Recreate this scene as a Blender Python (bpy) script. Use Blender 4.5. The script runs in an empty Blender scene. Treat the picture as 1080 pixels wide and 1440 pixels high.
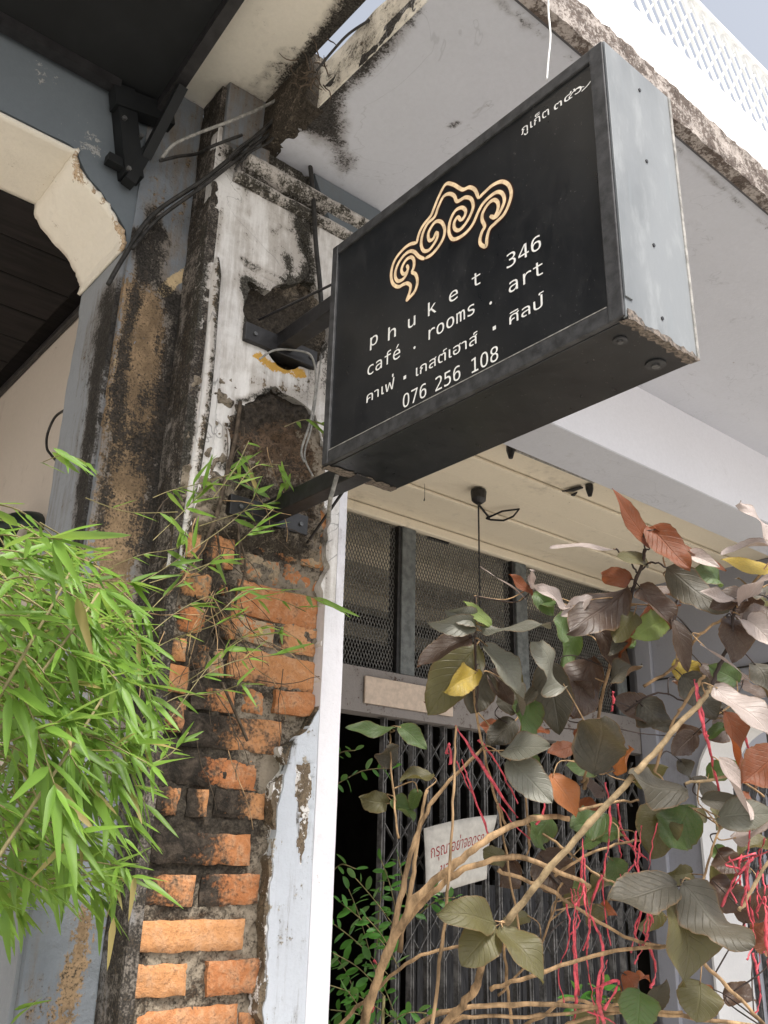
import bpy, math, random
import numpy as np
from mathutils import Vector, Matrix

# ------------------------------------------------------------------ scene set-up
sc = bpy.context.scene
COL = sc.collection
EYE = 1.60                                     # camera height above the street
YAW, PITCH, ROLL, FPX = 0.88102, 0.36540, 0.02466, 1289.97
fw = Vector((math.cos(YAW)*math.cos(PITCH), math.sin(YAW)*math.cos(PITCH), math.sin(PITCH)))
rt0 = Vector((math.sin(YAW), -math.cos(YAW), 0)); up0 = rt0.cross(fw)
RT = rt0*math.cos(ROLL) + up0*math.sin(ROLL); UP = up0*math.cos(ROLL) - rt0*math.sin(ROLL)
cam = bpy.data.cameras.new('camera'); cam_o = bpy.data.objects.new('camera', cam); COL.objects.link(cam_o)
cam.sensor_fit = 'VERTICAL'; cam.sensor_height = 24.0; cam.lens = 24.0*FPX/1440.0
cam.clip_start = 0.02; cam.clip_end = 2000
m = Matrix.Identity(4)
for i in range(3):
    m[i][0] = RT[i]; m[i][1] = UP[i]; m[i][2] = -fw[i]
m[2][3] = EYE
cam_o.matrix_world = m
sc.camera = cam_o

SUN_EL, SUN_AZ = math.radians(58), math.radians(-100)     # direction towards the sun: azimuth measured from +X towards +Y
world = bpy.data.worlds.new('World'); sc.world = world; world.use_nodes = True
wn = world.node_tree
sky = wn.nodes.new('ShaderNodeTexSky'); sky.sky_type = 'NISHITA'; sky.sun_disc = False
sky.sun_elevation = SUN_EL; sky.sun_rotation = math.pi/2 - SUN_AZ
sky.air_density = 1.0; sky.dust_density = 4.0; sky.ozone_density = 0.6
hs = wn.nodes.new('ShaderNodeHueSaturation'); hs.inputs['Saturation'].default_value = .36      # hazy bright sky
wn.links.new(sky.outputs[0], hs.inputs['Color']); wn.links.new(hs.outputs[0], wn.nodes['Background'].inputs[0]); wn.nodes['Background'].inputs[1].default_value = 0.14
sun = bpy.data.lights.new('sun', 'SUN'); sun.energy = 2.4; sun.angle = math.radians(14); sun.color = (1.0, 0.95, 0.87)
sun_o = bpy.data.objects.new('sun', sun); COL.objects.link(sun_o)
sd = Vector((math.cos(SUN_EL)*math.cos(SUN_AZ), math.cos(SUN_EL)*math.sin(SUN_AZ), math.sin(SUN_EL)))
sun_o.rotation_euler = sd.to_track_quat('Z', 'Y').to_euler(); sun_o.location = sd*30
sc.view_settings.view_transform = 'Standard'; sc.view_settings.look = 'None'
sc.view_settings.gamma = 1.0; sc.view_settings.use_curve_mapping = False
sc.view_settings.exposure = 1.0
sc.cycles.use_denoising = True
sc.cycles.max_bounces = 6; sc.cycles.diffuse_bounces = 4; sc.cycles.glossy_bounces = 2; sc.cycles.transmission_bounces = 2

# ------------------------------------------------------------------ helpers
CAM = Vector((0, 0, EYE))
def ray(x, y):
    return RT*((x-540)/FPX) - UP*((y-720)/FPX) + fw
def at(x, y, ax, v):                            # point of a real plane (X, Y or Z = v) that a mark in the photo lies on
    d = ray(x, y); i = 'XYZ'.index(ax)
    return CAM + d*((v-CAM[i])/d[i])
def atd(x, y, dep):                             # point at a given distance in front of the viewer
    return CAM + ray(x, y)*dep
rnd = random.Random(7)

def tag(o, label=None, cat=None, group=None, kind=None):
    if label: o['label'] = label
    if cat: o['category'] = cat
    if group: o['group'] = group
    if kind: o['kind'] = kind
    return o
def link(name, me, mat, parent=None):
    o = bpy.data.objects.new(name, me); COL.objects.link(o)
    if mat is not None and len(me.materials) == 0: me.materials.append(mat)
    if parent: o.parent = parent; o.matrix_parent_inverse = Matrix.Translation(-parent_loc(parent))
    return o
def parent_loc(p):
    return Vector(p.location) if p.type == 'EMPTY' else Vector((0, 0, 0))
def thing(name, label, cat, loc=(0, 0, 0), group=None):
    o = bpy.data.objects.new(name, None); COL.objects.link(o); o.location = loc; o.empty_display_size = 0.1
    return tag(o, label, cat, group)

class MB:                                       # mesh builder in world coordinates
    def __init__(s): s.v = []; s.f = []; s.mi = []; s.c = []
    def add(s, vs, fs):
        b = len(s.v); s.v += [tuple(v) for v in vs]; s.f += [tuple(b+i for i in f) for f in fs]
    def box(s, x0, x1, y0, y1, z0, z1, bev=0.0):
        if bev <= 0:
            vs = [(x, y, z) for z in (z0, z1) for y in (y0, y1) for x in (x0, x1)]
            s.add(vs, [(0,2,3,1),(4,5,7,6),(0,1,5,4),(2,6,7,3),(0,4,6,2),(1,3,7,5)])
        else:
            import bmesh
            bm = bmesh.new()
            q = [bm.verts.new((x, y, z)) for z in (z0, z1) for y in (y0, y1) for x in (x0, x1)]
            for f in [(0,2,3,1),(4,5,7,6),(0,1,5,4),(2,6,7,3),(0,4,6,2),(1,3,7,5)]: bm.faces.new([q[i] for i in f])
            bmesh.ops.bevel(bm, geom=list(bm.edges), offset=bev, segments=2, profile=0.5, affect='EDGES')
            bm.verts.index_update()
            s.add([v.co[:] for v in bm.verts], [[v.index for v in f.verts] for f in bm.faces]); bm.free()
    def tube(s, pts, r, n=8, cap=True):
        pts = [Vector(p) for p in pts]
        if not hasattr(r, '__len__'): r = [r]*len(pts)
        rings = []; nrm = None
        for i, p in enumerate(pts):
            t = (pts[min(i+1, len(pts)-1)] - pts[max(i-1, 0)]).normalized()
            if nrm is None:
                a = Vector((0, 0, 1)) if abs(t.z) < 0.9 else Vector((1, 0, 0)); nrm = t.cross(a).normalized()
            else:
                nrm = (nrm - t*nrm.dot(t)).normalized()
            b = t.cross(nrm)
            rings.append([p + (nrm*math.cos(2*math.pi*k/n) + b*math.sin(2*math.pi*k/n))*r[i] for k in range(n)])
        vs = [q for R in rings for q in R]; fs = []
        for i in range(len(pts)-1):
            for k in range(n):
                fs.append((i*n+k, i*n+(k+1) % n, (i+1)*n+(k+1) % n, (i+1)*n+k))
        if cap: fs.append(tuple(range(n-1, -1, -1))); fs.append(tuple((len(pts)-1)*n+k for k in range(n)))
        s.add(vs, fs)
    def bar(s, a, b, w, h, upv=(0, 0, 1)):      # rectangular bar from a to b
        a = Vector(a); b = Vector(b); t = (b-a).normalized(); u = Vector(upv); sdv = t.cross(u).normalized(); u = sdv.cross(t).normalized()
        vs = [p + sdv*(w/2*i) + u*(h/2*j) for p in (a, b) for j in (-1, 1) for i in (-1, 1)]
        s.add(vs, [(0,1,3,2),(4,6,7,5),(0,4,5,1),(2,3,7,6),(0,2,6,4),(1,5,7,3)])
    def prism(s, poly, ax, a0, a1):             # polygon in the plane across axis ax, extruded a0..a1
        n = len(poly)
        def P(u, v, w): return {'X': (w, u, v), 'Y': (u, w, v), 'Z': (u, v, w)}[ax]
        vs = [P(u, v, a0) for u, v in poly] + [P(u, v, a1) for u, v in poly]
        s.add(vs, [tuple(range(n)), tuple(range(2*n-1, n-1, -1))] + [(i, n+i, n+(i+1) % n, (i+1) % n) for i in range(n)])
    def build(s, name, mat, parent=None, smooth=False, recalc=True):
        me = bpy.data.meshes.new(name); me.from_pydata(s.v, [], s.f)
        if recalc:
            import bmesh
            bm = bmesh.new(); bm.from_mesh(me); bmesh.ops.recalc_face_normals(bm, faces=bm.faces); bm.to_mesh(me); bm.free()
        if smooth:
            me.polygons.foreach_set('use_smooth', [True]*len(me.polygons))
        me.update()
        return link(name, me, mat, parent)

def smooth_pts(pts, n=6):                        # Catmull-Rom
    P = [Vector(p) for p in pts]; out = []
    for i in range(len(P)-1):
        a = P[max(i-1, 0)]; b = P[i]; c = P[i+1]; d = P[min(i+2, len(P)-1)]
        for k in range(n):
            t = k/n
            out.append(0.5*((2*b) + (c-a)*t + (2*a-5*b+4*c-d)*t*t + (3*b-a-3*c+d)*t*t*t))
    out.append(P[-1]); return out

# numpy value noise
def vnoise(x, y, seed=0):
    xi = np.floor(x).astype(np.int64); yi = np.floor(y).astype(np.int64); fx = x-xi; fy = y-yi
    def h(a, b):
        n = (a*374761393 + b*668265263 + seed*974634777) & 0xffffffff
        n = ((n ^ (n >> 13))*1274126177) & 0xffffffff
        return ((n ^ (n >> 16)) & 0xffff)/65535.0
    sx = fx*fx*(3-2*fx); sy = fy*fy*(3-2*fy)
    return (h(xi, yi)*(1-sx)+h(xi+1, yi)*sx)*(1-sy) + (h(xi, yi+1)*(1-sx)+h(xi+1, yi+1)*sx)*sy
def fbm(x, y, sc_, octv=5, seed=0):
    a = 0; w = 0.5; t = 0
    for o in range(octv):
        a = a + w*vnoise(x*sc_, y*sc_, seed+o*17); t += w; w *= 0.55; sc_ *= 2.07
    return a/t
def in_poly(px, py, poly):
    r = np.zeros(px.shape, bool); n = len(poly)
    for i in range(n):
        x0, y0 = poly[i]; x1, y1 = poly[(i+1) % n]
        c = ((y0 > py) != (y1 > py)) & (px < (x1-x0)*(py-y0)/((y1-y0) if y1 != y0 else 1e-9)+x0)
        r ^= c
    return r
def seg_dist(px, py, pts):
    d = np.full(px.shape, 1e9)
    if len(pts) == 1: return np.hypot(px-pts[0][0], py-pts[0][1])
    for (x0, y0), (x1, y1) in zip(pts[:-1], pts[1:]):
        L = (x1-x0)**2+(y1-y0)**2+1e-12
        t = np.clip(((px-x0)*(x1-x0)+(py-y0)*(y1-y0))/L, 0, 1)
        d = np.minimum(d, np.hypot(px-x0-t*(x1-x0), py-y0-t*(y1-y0)))
    return d

def sheet(name, mat, parent, ax, pos, sgn, u0, u1, v0, v1, res, thick, inside=None, height=None, strokes=(), base=(0, 0, 0), stuff=False):
    """weathered slab face: a fine grid on the plane ax = pos, proud side sgn, with ragged outline, relief and stain weights"""
    nu = max(2, int(round((u1-u0)/res))); nv = max(2, int(round((v1-v0)/res)))
    U, V = np.meshgrid(np.linspace(u0, u1, nu+1), np.linspace(v0, v1, nv+1), indexing='ij')
    jit = np.random.RandomState(5)
    Uj = U.copy(); Vj = V.copy()
    Uj[1:-1, 1:-1] += (jit.rand(nu-1, nv-1)-.5)*res*.7; Vj[1:-1, 1:-1] += (jit.rand(nu-1, nv-1)-.5)*res*.7
    cu = (U[:-1, :-1]+U[1:, 1:])/2; cv = (V[:-1, :-1]+V[1:, 1:])/2
    keep = inside(cu, cv) if inside else np.ones(cu.shape, bool)
    if inside:                                    # ragged, not stepped, outlines
        kp = np.pad(keep, ((1, 1), (1, 1)), mode='edge')
        eh = (kp[1:-1, :-1] ^ kp[1:-1, 1:]).astype(float); ev = (kp[:-1, 1:-1] ^ kp[1:, 1:-1]).astype(float)
        for it in range(3):
            su = np.zeros(U.shape); sv = np.zeros(U.shape); w_ = np.zeros(U.shape)
            for A_, S_ in ((Uj, su), (Vj, sv)):
                S_[:-1] += eh*A_[1:]; S_[1:] += eh*A_[:-1]; S_[:, :-1] += ev*A_[:, 1:]; S_[:, 1:] += ev*A_[:, :-1]
            w_[:-1] += eh; w_[1:] += eh; w_[:, :-1] += ev; w_[:, 1:] += ev
            inn = (w_ > 1.5); inn[0] = inn[-1] = False; inn[:, 0] = inn[:, -1] = False
            Uj = np.where(inn, .35*Uj+.65*su/np.maximum(w_, 1), Uj); Vj = np.where(inn, .35*Vj+.65*sv/np.maximum(w_, 1), Vj)
    H = height(Uj, Vj) if height else np.zeros(U.shape)
    C = np.zeros(U.shape+(4,)); C[..., 3] = 1
    for k in range(3): C[..., k] = base[k]
    for ch, pts, wd, st in strokes:              # channel, polyline in plane coordinates, half width, strength
        C[..., ch] += st*np.exp(-(seg_dist(Uj, Vj, pts)/wd)**2)
    idx = np.arange((nu+1)*(nv+1)).reshape(nu+1, nv+1); NV = idx.size
    A = pos + sgn*H.ravel(); B = np.full(NV, pos - sgn*thick)
    def pack(w):
        if ax == 'Y': return np.stack([Uj.ravel(), w, Vj.ravel()], 1)
        if ax == 'X': return np.stack([w, Uj.ravel(), Vj.ravel()], 1)
        return np.stack([Uj.ravel(), Vj.ravel(), w], 1)
    verts = np.concatenate([pack(A), pack(B)])
    K = np.pad(keep, 1); fs = []
    ii, jj = np.nonzero(keep)
    flip = (ax == 'Y') == (sgn > 0) 
    q = np.stack([idx[ii, jj], idx[ii+1, jj], idx[ii+1, jj+1], idx[ii, jj+1]], 1)
    fs = q.tolist()
    def edge(a, b): fs.append([a, b, b+NV, a+NV])
    for i, j in zip(ii.tolist(), jj.tolist()):
        if not K[i, j+1]: edge(int(idx[i, j+1]), int(idx[i, j]))
        if not K[i+2, j+1]: edge(int(idx[i+1, j]), int(idx[i+1, j+1]))
        if not K[i+1, j]: edge(int(idx[i, j]), int(idx[i+1, j]))
        if not K[i+1, j+2]: edge(int(idx[i+1, j+1]), int(idx[i, j+1]))
    if flip: fs = [f[::-1] for f in fs]
    used = np.unique(np.array(fs).ravel()); remap = np.full(2*NV, -1); remap[used] = np.arange(len(used))
    me = bpy.data.meshes.new(name); me.from_pydata(verts[used].tolist(), [], remap[np.array(fs)].tolist())
    ca = me.color_attributes.new('stain', 'FLOAT_COLOR', 'POINT')
    CC = np.concatenate([C.reshape(-1, 4)]*2)[used]; ca.data.foreach_set('color', np.clip(CC, 0, 3).ravel().astype(np.float32))
    me.polygons.foreach_set('use_smooth', [True]*len(fs)); me.update()
    try: me.set_sharp_from_angle(angle=math.radians(50))
    except Exception: pass
    return link(name, me, mat, parent)

# ------------------------------------------------------------------ materials
class NT:
    def __init__(s, name):
        s.m = bpy.data.materials.new(name); s.m.use_nodes = True; s.t = s.m.node_tree; s.b = s.t.nodes['Principled BSDF']
        s.co = s.t.nodes.new('ShaderNodeTexCoord')
    def new(s, t): return s.t.nodes.new(t)
    def put(s, sock, v):
        if isinstance(v, bpy.types.NodeSocket): s.t.links.new(v, sock)
        elif hasattr(v, '__len__') and len(v) == 3 and sock.type == 'RGBA': sock.default_value = (*v, 1)
        else: sock.default_value = v
    def noise(s, scale, det=6, rough=.6, mp=None, dist=0.0, vec=None):
        n = s.new('ShaderNodeTexNoise'); n.inputs['Scale'].default_value = scale; n.inputs['Detail'].default_value = det
        n.inputs['Roughness'].default_value = rough; n.inputs['Distortion'].default_value = dist
        src = vec or s.co.outputs['Object']
        if mp:
            q = s.new('ShaderNodeMapping'); q.inputs['Scale'].default_value = mp; s.t.links.new(src, q.inputs['Vector']); src = q.outputs[0]
        s.t.links.new(src, n.inputs['Vector']); return n.outputs['Fac']
    def voro(s, scale, feat='F1', mp=None):
        n = s.new('ShaderNodeTexVoronoi'); n.feature = feat; n.inputs['Scale'].default_value = scale
        s.t.links.new(s.co.outputs['Object'], n.inputs['Vector']); return n.outputs['Distance']
    def math(s, op, a, b=0.0, c=0.0):
        n = s.new('ShaderNodeMath'); n.operation = op; s.put(n.inputs[0], a); s.put(n.inputs[1], b)
        if op in ('MULTIPLY_ADD',): s.put(n.inputs[2], c)
        return n.outputs[0]
    def ss(s, v, lo, hi):
        n = s.new('ShaderNodeMapRange'); n.interpolation_type = 'SMOOTHSTEP'; s.put(n.inputs['Value'], v)
        n.inputs['From Min'].default_value = lo; n.inputs['From Max'].default_value = hi; return n.outputs['Result']
    def mix(s, f, a, b):
        n = s.new('ShaderNodeMix'); n.data_type = 'RGBA'; s.put(n.inputs[0], f); s.put(n.inputs[6], a); s.put(n.inputs[7], b); return n.outputs[2]
    def stain(s):
        n = s.new('ShaderNodeVertexColor'); n.layer_name = 'stain'
        q = s.new('ShaderNodeSeparateColor'); s.t.links.new(n.outputs[0], q.inputs[0]); return q.outputs
    def bump(s, h, strength=.4, dist=.004):
        n = s.new('ShaderNodeBump'); n.inputs['Strength'].default_value = strength; n.inputs['Distance'].default_value = dist
        s.put(n.inputs['Height'], h); s.t.links.new(n.outputs[0], s.b.inputs['Normal'])
    def fin(s, col, rough=.8, spec=.3, metal=0.0):
        s.put(s.b.inputs['Base Color'], col); s.put(s.b.inputs['Roughness'], rough); s.put(s.b.inputs['Specular IOR Level'], spec)
        s.b.inputs['Metallic'].default_value = metal; return s.m

def weathered(name, paint, under=(.30, .22, .14), mould=(.016, .014, .012), pale=(.55, .42, .24), amt=.06, rough=.82, streak=.5, bump=.35, var=.12, grime=(.16, .13, .10), film=0.0, crack=0.0):
    n = NT(name); r, g, b = n.stain()[:3]
    big = n.noise(2.6, 4, .6, dist=.5); mid = n.noise(15, 6, .72, dist=.35); fine = n.noise(95, 4, .7); st = n.noise(10, 5, .72, mp=(5, 5, .38)); spk = n.noise(230, 2, .6)
    c0 = lambda x, k: n.math('MULTIPLY', n.math('SUBTRACT', x, .5), k)
    v = n.math('MULTIPLY_ADD', big, var*2, 1-var); vv = n.math('MULTIPLY_ADD', fine, .16, .92); vv = n.math('MULTIPLY', v, vv)
    sc3 = n.new('ShaderNodeVectorMath'); sc3.operation = 'SCALE'; sc3.inputs[0].default_value = paint; n.put(sc3.inputs['Scale'], vv)
    col = sc3.outputs[0]
    nz = n.math('ADD', c0(mid, 2.6), n.math('ADD', c0(fine, 1.8), c0(st, 2.6*streak)))
    nzs = n.math('ADD', c0(big, 2.2), n.math('ADD', c0(st, 5.0*streak), c0(mid, 1.6)))
    soft = n.ss(n.math('ADD', n.math('MULTIPLY', r, 1.3), n.math('ADD', nzs, film)), 0.0, 1.05)          # damp streaks and thin film of dirt
    col = n.mix(n.math('MULTIPLY', soft, .85), col, tuple(p*.30+q*.6 for p, q in zip(paint, grime)))
    if crack > 0:
        cr = n.math('SUBTRACT', 1.0, n.ss(n.math('ABSOLUTE', n.math('SUBTRACT', n.noise(2.2, 5, .55, dist=1.2), .5)), .0, .004))
        col = n.mix(n.math('MULTIPLY', cr, crack), col, tuple(p*.35 for p in paint))
    um = n.ss(n.math('ADD', n.math('MULTIPLY', g, .95), n.math('ADD', nz, amt)), .50, .66)                  # paint gone, render showing
    ucol = n.mix(n.ss(mid, .40, .60), tuple(c*.55 for c in under), under); ucol = n.mix(n.ss(spk, .5, .7), ucol, tuple(c*.35 for c in under))
    col = n.mix(um, col, ucol)
    pm = n.ss(n.math('ADD', b, n.math('ADD', c0(mid, 1.6), c0(fine, .9))), .55, .66)
    col = n.mix(pm, col, n.mix(fine, tuple(min(1, c*1.2) for c in pale), tuple(c*.6 for c in pale)))
    bm_ = n.ss(n.math('ADD', n.math('MULTIPLY', r, 1.15), n.math('ADD', n.math('ADD', nz, c0(spk, 1.2)), amt*1.5)), .40, 1.15)   # black mould, also the shade painted into the pillar's cavity
    bm_ = n.math('MULTIPLY', bm_, n.math('MULTIPLY_ADD', spk, .6, .66))
    col = n.mix(bm_, col, n.mix(n.ss(fine, .4, .65), mould, tuple(c*2.6 for c in mould)))
    n.bump(n.math('ADD', n.math('MULTIPLY', fine, .7), n.math('MULTIPLY', mid, 1.0)), bump, .006)
    return n.fin(col, rough, .25)

def plain(name, col, rough=.6, spec=.3, metal=0, var=.25, scale=20, bump=0.1, mp=None):
    n = NT(name); a = n.noise(scale, 6, .65, mp=mp); c = n.mix(n.ss(a, .3, .7), tuple(x*(1-var) for x in col), tuple(min(1, x*(1+var)) for x in col))
    if bump: n.bump(a, bump, .003)
    return n.fin(c, rough, spec, metal)

M = {}
M['drip'] = plain('dark_grey_drip', (.10, .095, .10), .8, .2, var=.12, scale=12)
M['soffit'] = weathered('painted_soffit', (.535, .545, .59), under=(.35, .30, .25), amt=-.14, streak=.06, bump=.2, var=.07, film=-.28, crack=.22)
M['beam'] = weathered('painted_beam', (.78, .78, .83), film=-.3, amt=-.2, streak=.1, bump=.1, var=.04)
M['white_wall'] = weathered('white_render', (.80, .80, .79), film=-.4, amt=-.2, streak=.2, bump=.15, var=.05)
M['fascia'] = weathered('rusty_fascia', (.40, .355, .325), under=(.15, .12, .10), mould=(.05, .038, .032), amt=.34, streak=.05, bump=.9, var=.3)
M['cream'] = weathered('cream_paint', (.66, .60, .50), amt=-.05, streak=.15, bump=.15, var=.06)
M['cream_soffit'] = weathered('cream_soffit', (.76, .71, .62), under=(.52, .38, .25), amt=-.06, film=-.2, streak=.1, bump=.3, var=.08)
M['plaster'] = weathered('pillar_plaster', (.72, .70, .68), under=(.20, .15, .10), mould=(.018, .016, .012), pale=(.62, .36, .08), amt=-.05, streak=.42, bump=.5, var=.14, film=.26, crack=.8, grime=(.30, .25, .20))
M['bead'] = weathered('corner_bead', (.72, .71, .75), under=(.4, .33, .25), film=-.1, amt=-.12, streak=.25, bump=.2, var=.05)
M['blueplaster'] = weathered('blue_plaster', (.52, .55, .60), under=(.40, .36, .30), mould=(.03, .028, .024), amt=.02, streak=.7, bump=.4, var=.12)
M['greypaint'] = weathered('grey_blue_paint', (.20, .22, .245), under=(.32, .22, .13), pale=(.62, .47, .28), amt=.08, streak=.6, bump=.7, var=.16, film=.28, grime=(.24, .17, .10))
M['greyside'] = weathered('grey_side_paint', (.27, .285, .305), under=(.20, .15, .10), amt=.0, streak=.6, bump=.4, var=.12, film=.05)
M['lintel'] = weathered('blue_grey_wall', (.14, .16, .178), under=(.34, .34, .33), film=-.1, amt=-.12, streak=.2, bump=.2, var=.12)
M['beige'] = weathered('beige_wall', (.60, .53, .46), film=-.2, amt=-.15, streak=.2, bump=.1, var=.06)
M['crosswall'] = weathered('blue_wall', (.34, .35, .40), film=-.1, amt=-.12, streak=.2, bump=.1, var=.06)
M['archwhite'] = weathered('pale_arch', (.74, .74, .75), film=-.1, amt=-.12, streak=.2, bump=.1, var=.06)
M['header'] = weathered('rusty_header', (.24, .22, .21), under=(.10, .06, .04), mould=(.03, .02, .018), amt=.16, streak=.1, bump=.5, var=.2)
M['ceiling'] = weathered('cream_boards', (.78, .70, .56), film=-.1, amt=-.1, streak=.1, bump=.12, var=.07)
M['darkwood'] = plain('dark_boards', (.013, .011, .011), .7, .2, var=.4, scale=6, mp=(1, 8, 8))
def sign_black():
    n = NT('sign_black'); a = n.noise(5, 5, .6); b = n.noise(30, 5, .7, mp=(1, 1, .4)); d = n.noise(240, 2, .5)
    c = n.mix(n.ss(a, .35, .65), (.009, .010, .012), (.017, .018, .020)); c = n.mix(n.math('MULTIPLY', n.ss(b, .55, .75), .25), c, (.05, .05, .052)); c = n.mix(n.math('MULTIPLY', n.ss(d, .70, .76), .35), c, (.22, .21, .20))
    n.bump(a, .06, .01); return n.fin(c, n.math('MULTIPLY_ADD', b, .35, .16), .5)
M['black'] = sign_black()
M['black_tape'] = plain('black_edge_strip', (.042, .042, .044), .5, .4, var=.45, scale=45, bump=.2)
M['iron'] = plain('black_iron', (.016, .015, .016), .45, .5, var=.5, scale=40, bump=.3)
M['canopy'] = plain('dark_canopy', (.010, .011, .012), .6, .25, var=.3, scale=5, bump=.1)
M['cable'] = plain('cable_black', (.03, .028, .026), .6, .3, var=.5, scale=60, bump=.2)
M['cable_grey'] = plain('cable_grey', (.28, .27, .25), .6, .3, var=.4, scale=60, bump=.2)
M['letter'] = plain('white_lettering', (.82, .81, .78), .55, .3, var=.1, scale=120, bump=0)
M['gold'] = plain('cream_gold_vinyl', (.84, .63, .40), .5, .3, var=.22, scale=60, bump=0)
M['brownline'] = plain('brown_vinyl', (.07, .03, .02), .5, .3, var=.2, scale=60, bump=0)
M['redink'] = plain('red_ink', (.30, .05, .05), .8, .1, var=.3, scale=200, bump=0)
M['paper'] = plain('old_paper', (.55, .53, .49), .9, .1, var=.12, scale=25, bump=.1)
M['steel'] = plain('grey_gate_steel', (.125, .122, .12), .55, .4, var=.6, scale=35, bump=.3)
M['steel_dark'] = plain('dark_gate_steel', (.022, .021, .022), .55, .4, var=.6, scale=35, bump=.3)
M['board'] = plain('grey_door_board', (.08, .08, .085), .7, .2, var=.4, scale=14, mp=(6, 6, .8))
M['post'] = plain('green_grey_post', (.13, .14, .14), .6, .3, var=.35, scale=30)
M['mesh'] = plain('mesh_wire', (.15, .147, .138), .6, .3, var=.3, scale=40, bump=0)
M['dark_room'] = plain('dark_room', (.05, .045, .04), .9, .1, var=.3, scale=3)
M['plate'] = plain('cream_plate', (.55, .45, .37), .7, .2, var=.12, scale=40)
M['white_paint'] = plain('white_railing', (.80, .80, .79), .5, .3, var=.05, scale=30)
M['screw'] = plain('screw_metal', (.12, .12, .12), .4, .5, metal=.6, var=.4, scale=200)
M['string'] = plain('red_plastic_string', (.62, .085, .115), .45, .4, var=.45, scale=60, bump=0)
M['road'] = plain('concrete_street', (.36, .345, .32), .9, .2, var=.2, scale=3)
M['tiles'] = plain('walkway_concrete', (.50, .46, .40), .7, .2, var=.15, scale=5)
M['stem'] = plain('tan_stem', (.34, .225, .125), .75, .2, var=.6, scale=34, bump=.7, mp=(1, 1, .3))
M['stem_pale'] = plain('pale_stem', (.36, .265, .155), .7, .25, var=.45, scale=30, bump=.6)
M['stem_dark'] = plain('dark_stem', (.05, .035, .03), .6, .3, var=.4, scale=30)
M['twig'] = plain('bamboo_twig', (.20, .17, .08), .6, .3, var=.3, scale=30)
M['root'] = plain('dry_root', (.085, .065, .048), .85, .15, var=.5, scale=60, bump=.3)

def side_panel_mat():
    n = NT('galvanised_side'); a = n.noise(4, 5, .6, mp=(1, 1, .5)); b = n.noise(26, 7, .7, mp=(1, 1, .35)); s_ = n.noise(60, 3, .5, mp=(1, 1, .12))
    c = n.mix(n.ss(a, .35, .65), (.145, .155, .162), (.225, .236, .243))
    c = n.mix(n.math('MULTIPLY', n.ss(b, .50, .70), .28), c, (.40, .415, .42))
    c = n.mix(n.math('MULTIPLY', n.ss(s_, .62, .75), .35), c, (.22, .24, .25))
    n.bump(n.math('ADD', b, n.math('MULTIPLY', a, 3.0)), .18, .004); return n.fin(c, n.math('MULTIPLY_ADD', b, .4, .25), .4, .2)
M['side'] = side_panel_mat()
M['torn'] = plain('torn_edge_metal', (.13, .105, .085), .6, .4, var=.8, scale=160, bump=.4)

def brick_mat():
    n = NT('old_brick'); r, g, b = n.stain()[:3]
    oi = n.new('ShaderNodeObjectInfo'); rd = oi.outputs['Random']
    big = n.noise(11, 5, .6); mid = n.noise(38, 7, .7, dist=.5); fine = n.noise(150, 4, .6)
    c = n.mix(rd, (.40, .155, .062), (.50, .25, .11))
    c = n.mix(n.math('MULTIPLY', n.ss(mid, .42, .66), .7), c, (.56, .33, .19)); c = n.mix(n.math('MULTIPLY', n.ss(fine, .50, .70), .35), c, (.21, .10, .055)); c = n.mix(n.math('MULTIPLY', n.ss(big, .52, .72), .45), c, (.22, .12, .075))
    c = n.mix(n.math('MULTIPLY', n.ss(n.math('ADD', mid, n.math('MULTIPLY', big, .5)), .85, 1.0), .5), c, (.20, .09, .05))
    gm = n.ss(n.math('ADD', n.math('MULTIPLY', g, .85), n.math('ADD', n.math('MULTIPLY', n.math('SUBTRACT', mid, .5), 2.2), n.math('MULTIPLY', n.math('SUBTRACT', fine, .5), .8))), .40, .58)
    c = n.mix(gm, c, n.mix(fine, (.32, .24, .15), (.45, .36, .25)))
    c0 = lambda x, q: n.math('MULTIPLY', n.math('SUBTRACT', x, .5), q)
    k = n.ss(n.math('ADD', n.math('MULTIPLY', r, .9), n.math('ADD', c0(big, 1.8), n.math('ADD', c0(mid, 2.0), c0(fine, 1.4)))), .10, .98)
    c = n.mix(k, c, n.mix(n.ss(mid, .4, .7), (.018, .015, .012), (.075, .058, .045)))
    n.bump(n.math('ADD', mid, n.math('MULTIPLY', fine, .9)), .7, .006)
    return n.fin(c, .88, .2)
M['brick'] = brick_mat()
M['mortar'] = weathered('crumbling_mortar', (.27, .225, .17), under=(.17, .11, .07), mould=(.02, .016, .012), amt=.12, streak=.1, bump=.9, var=.3)

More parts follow.
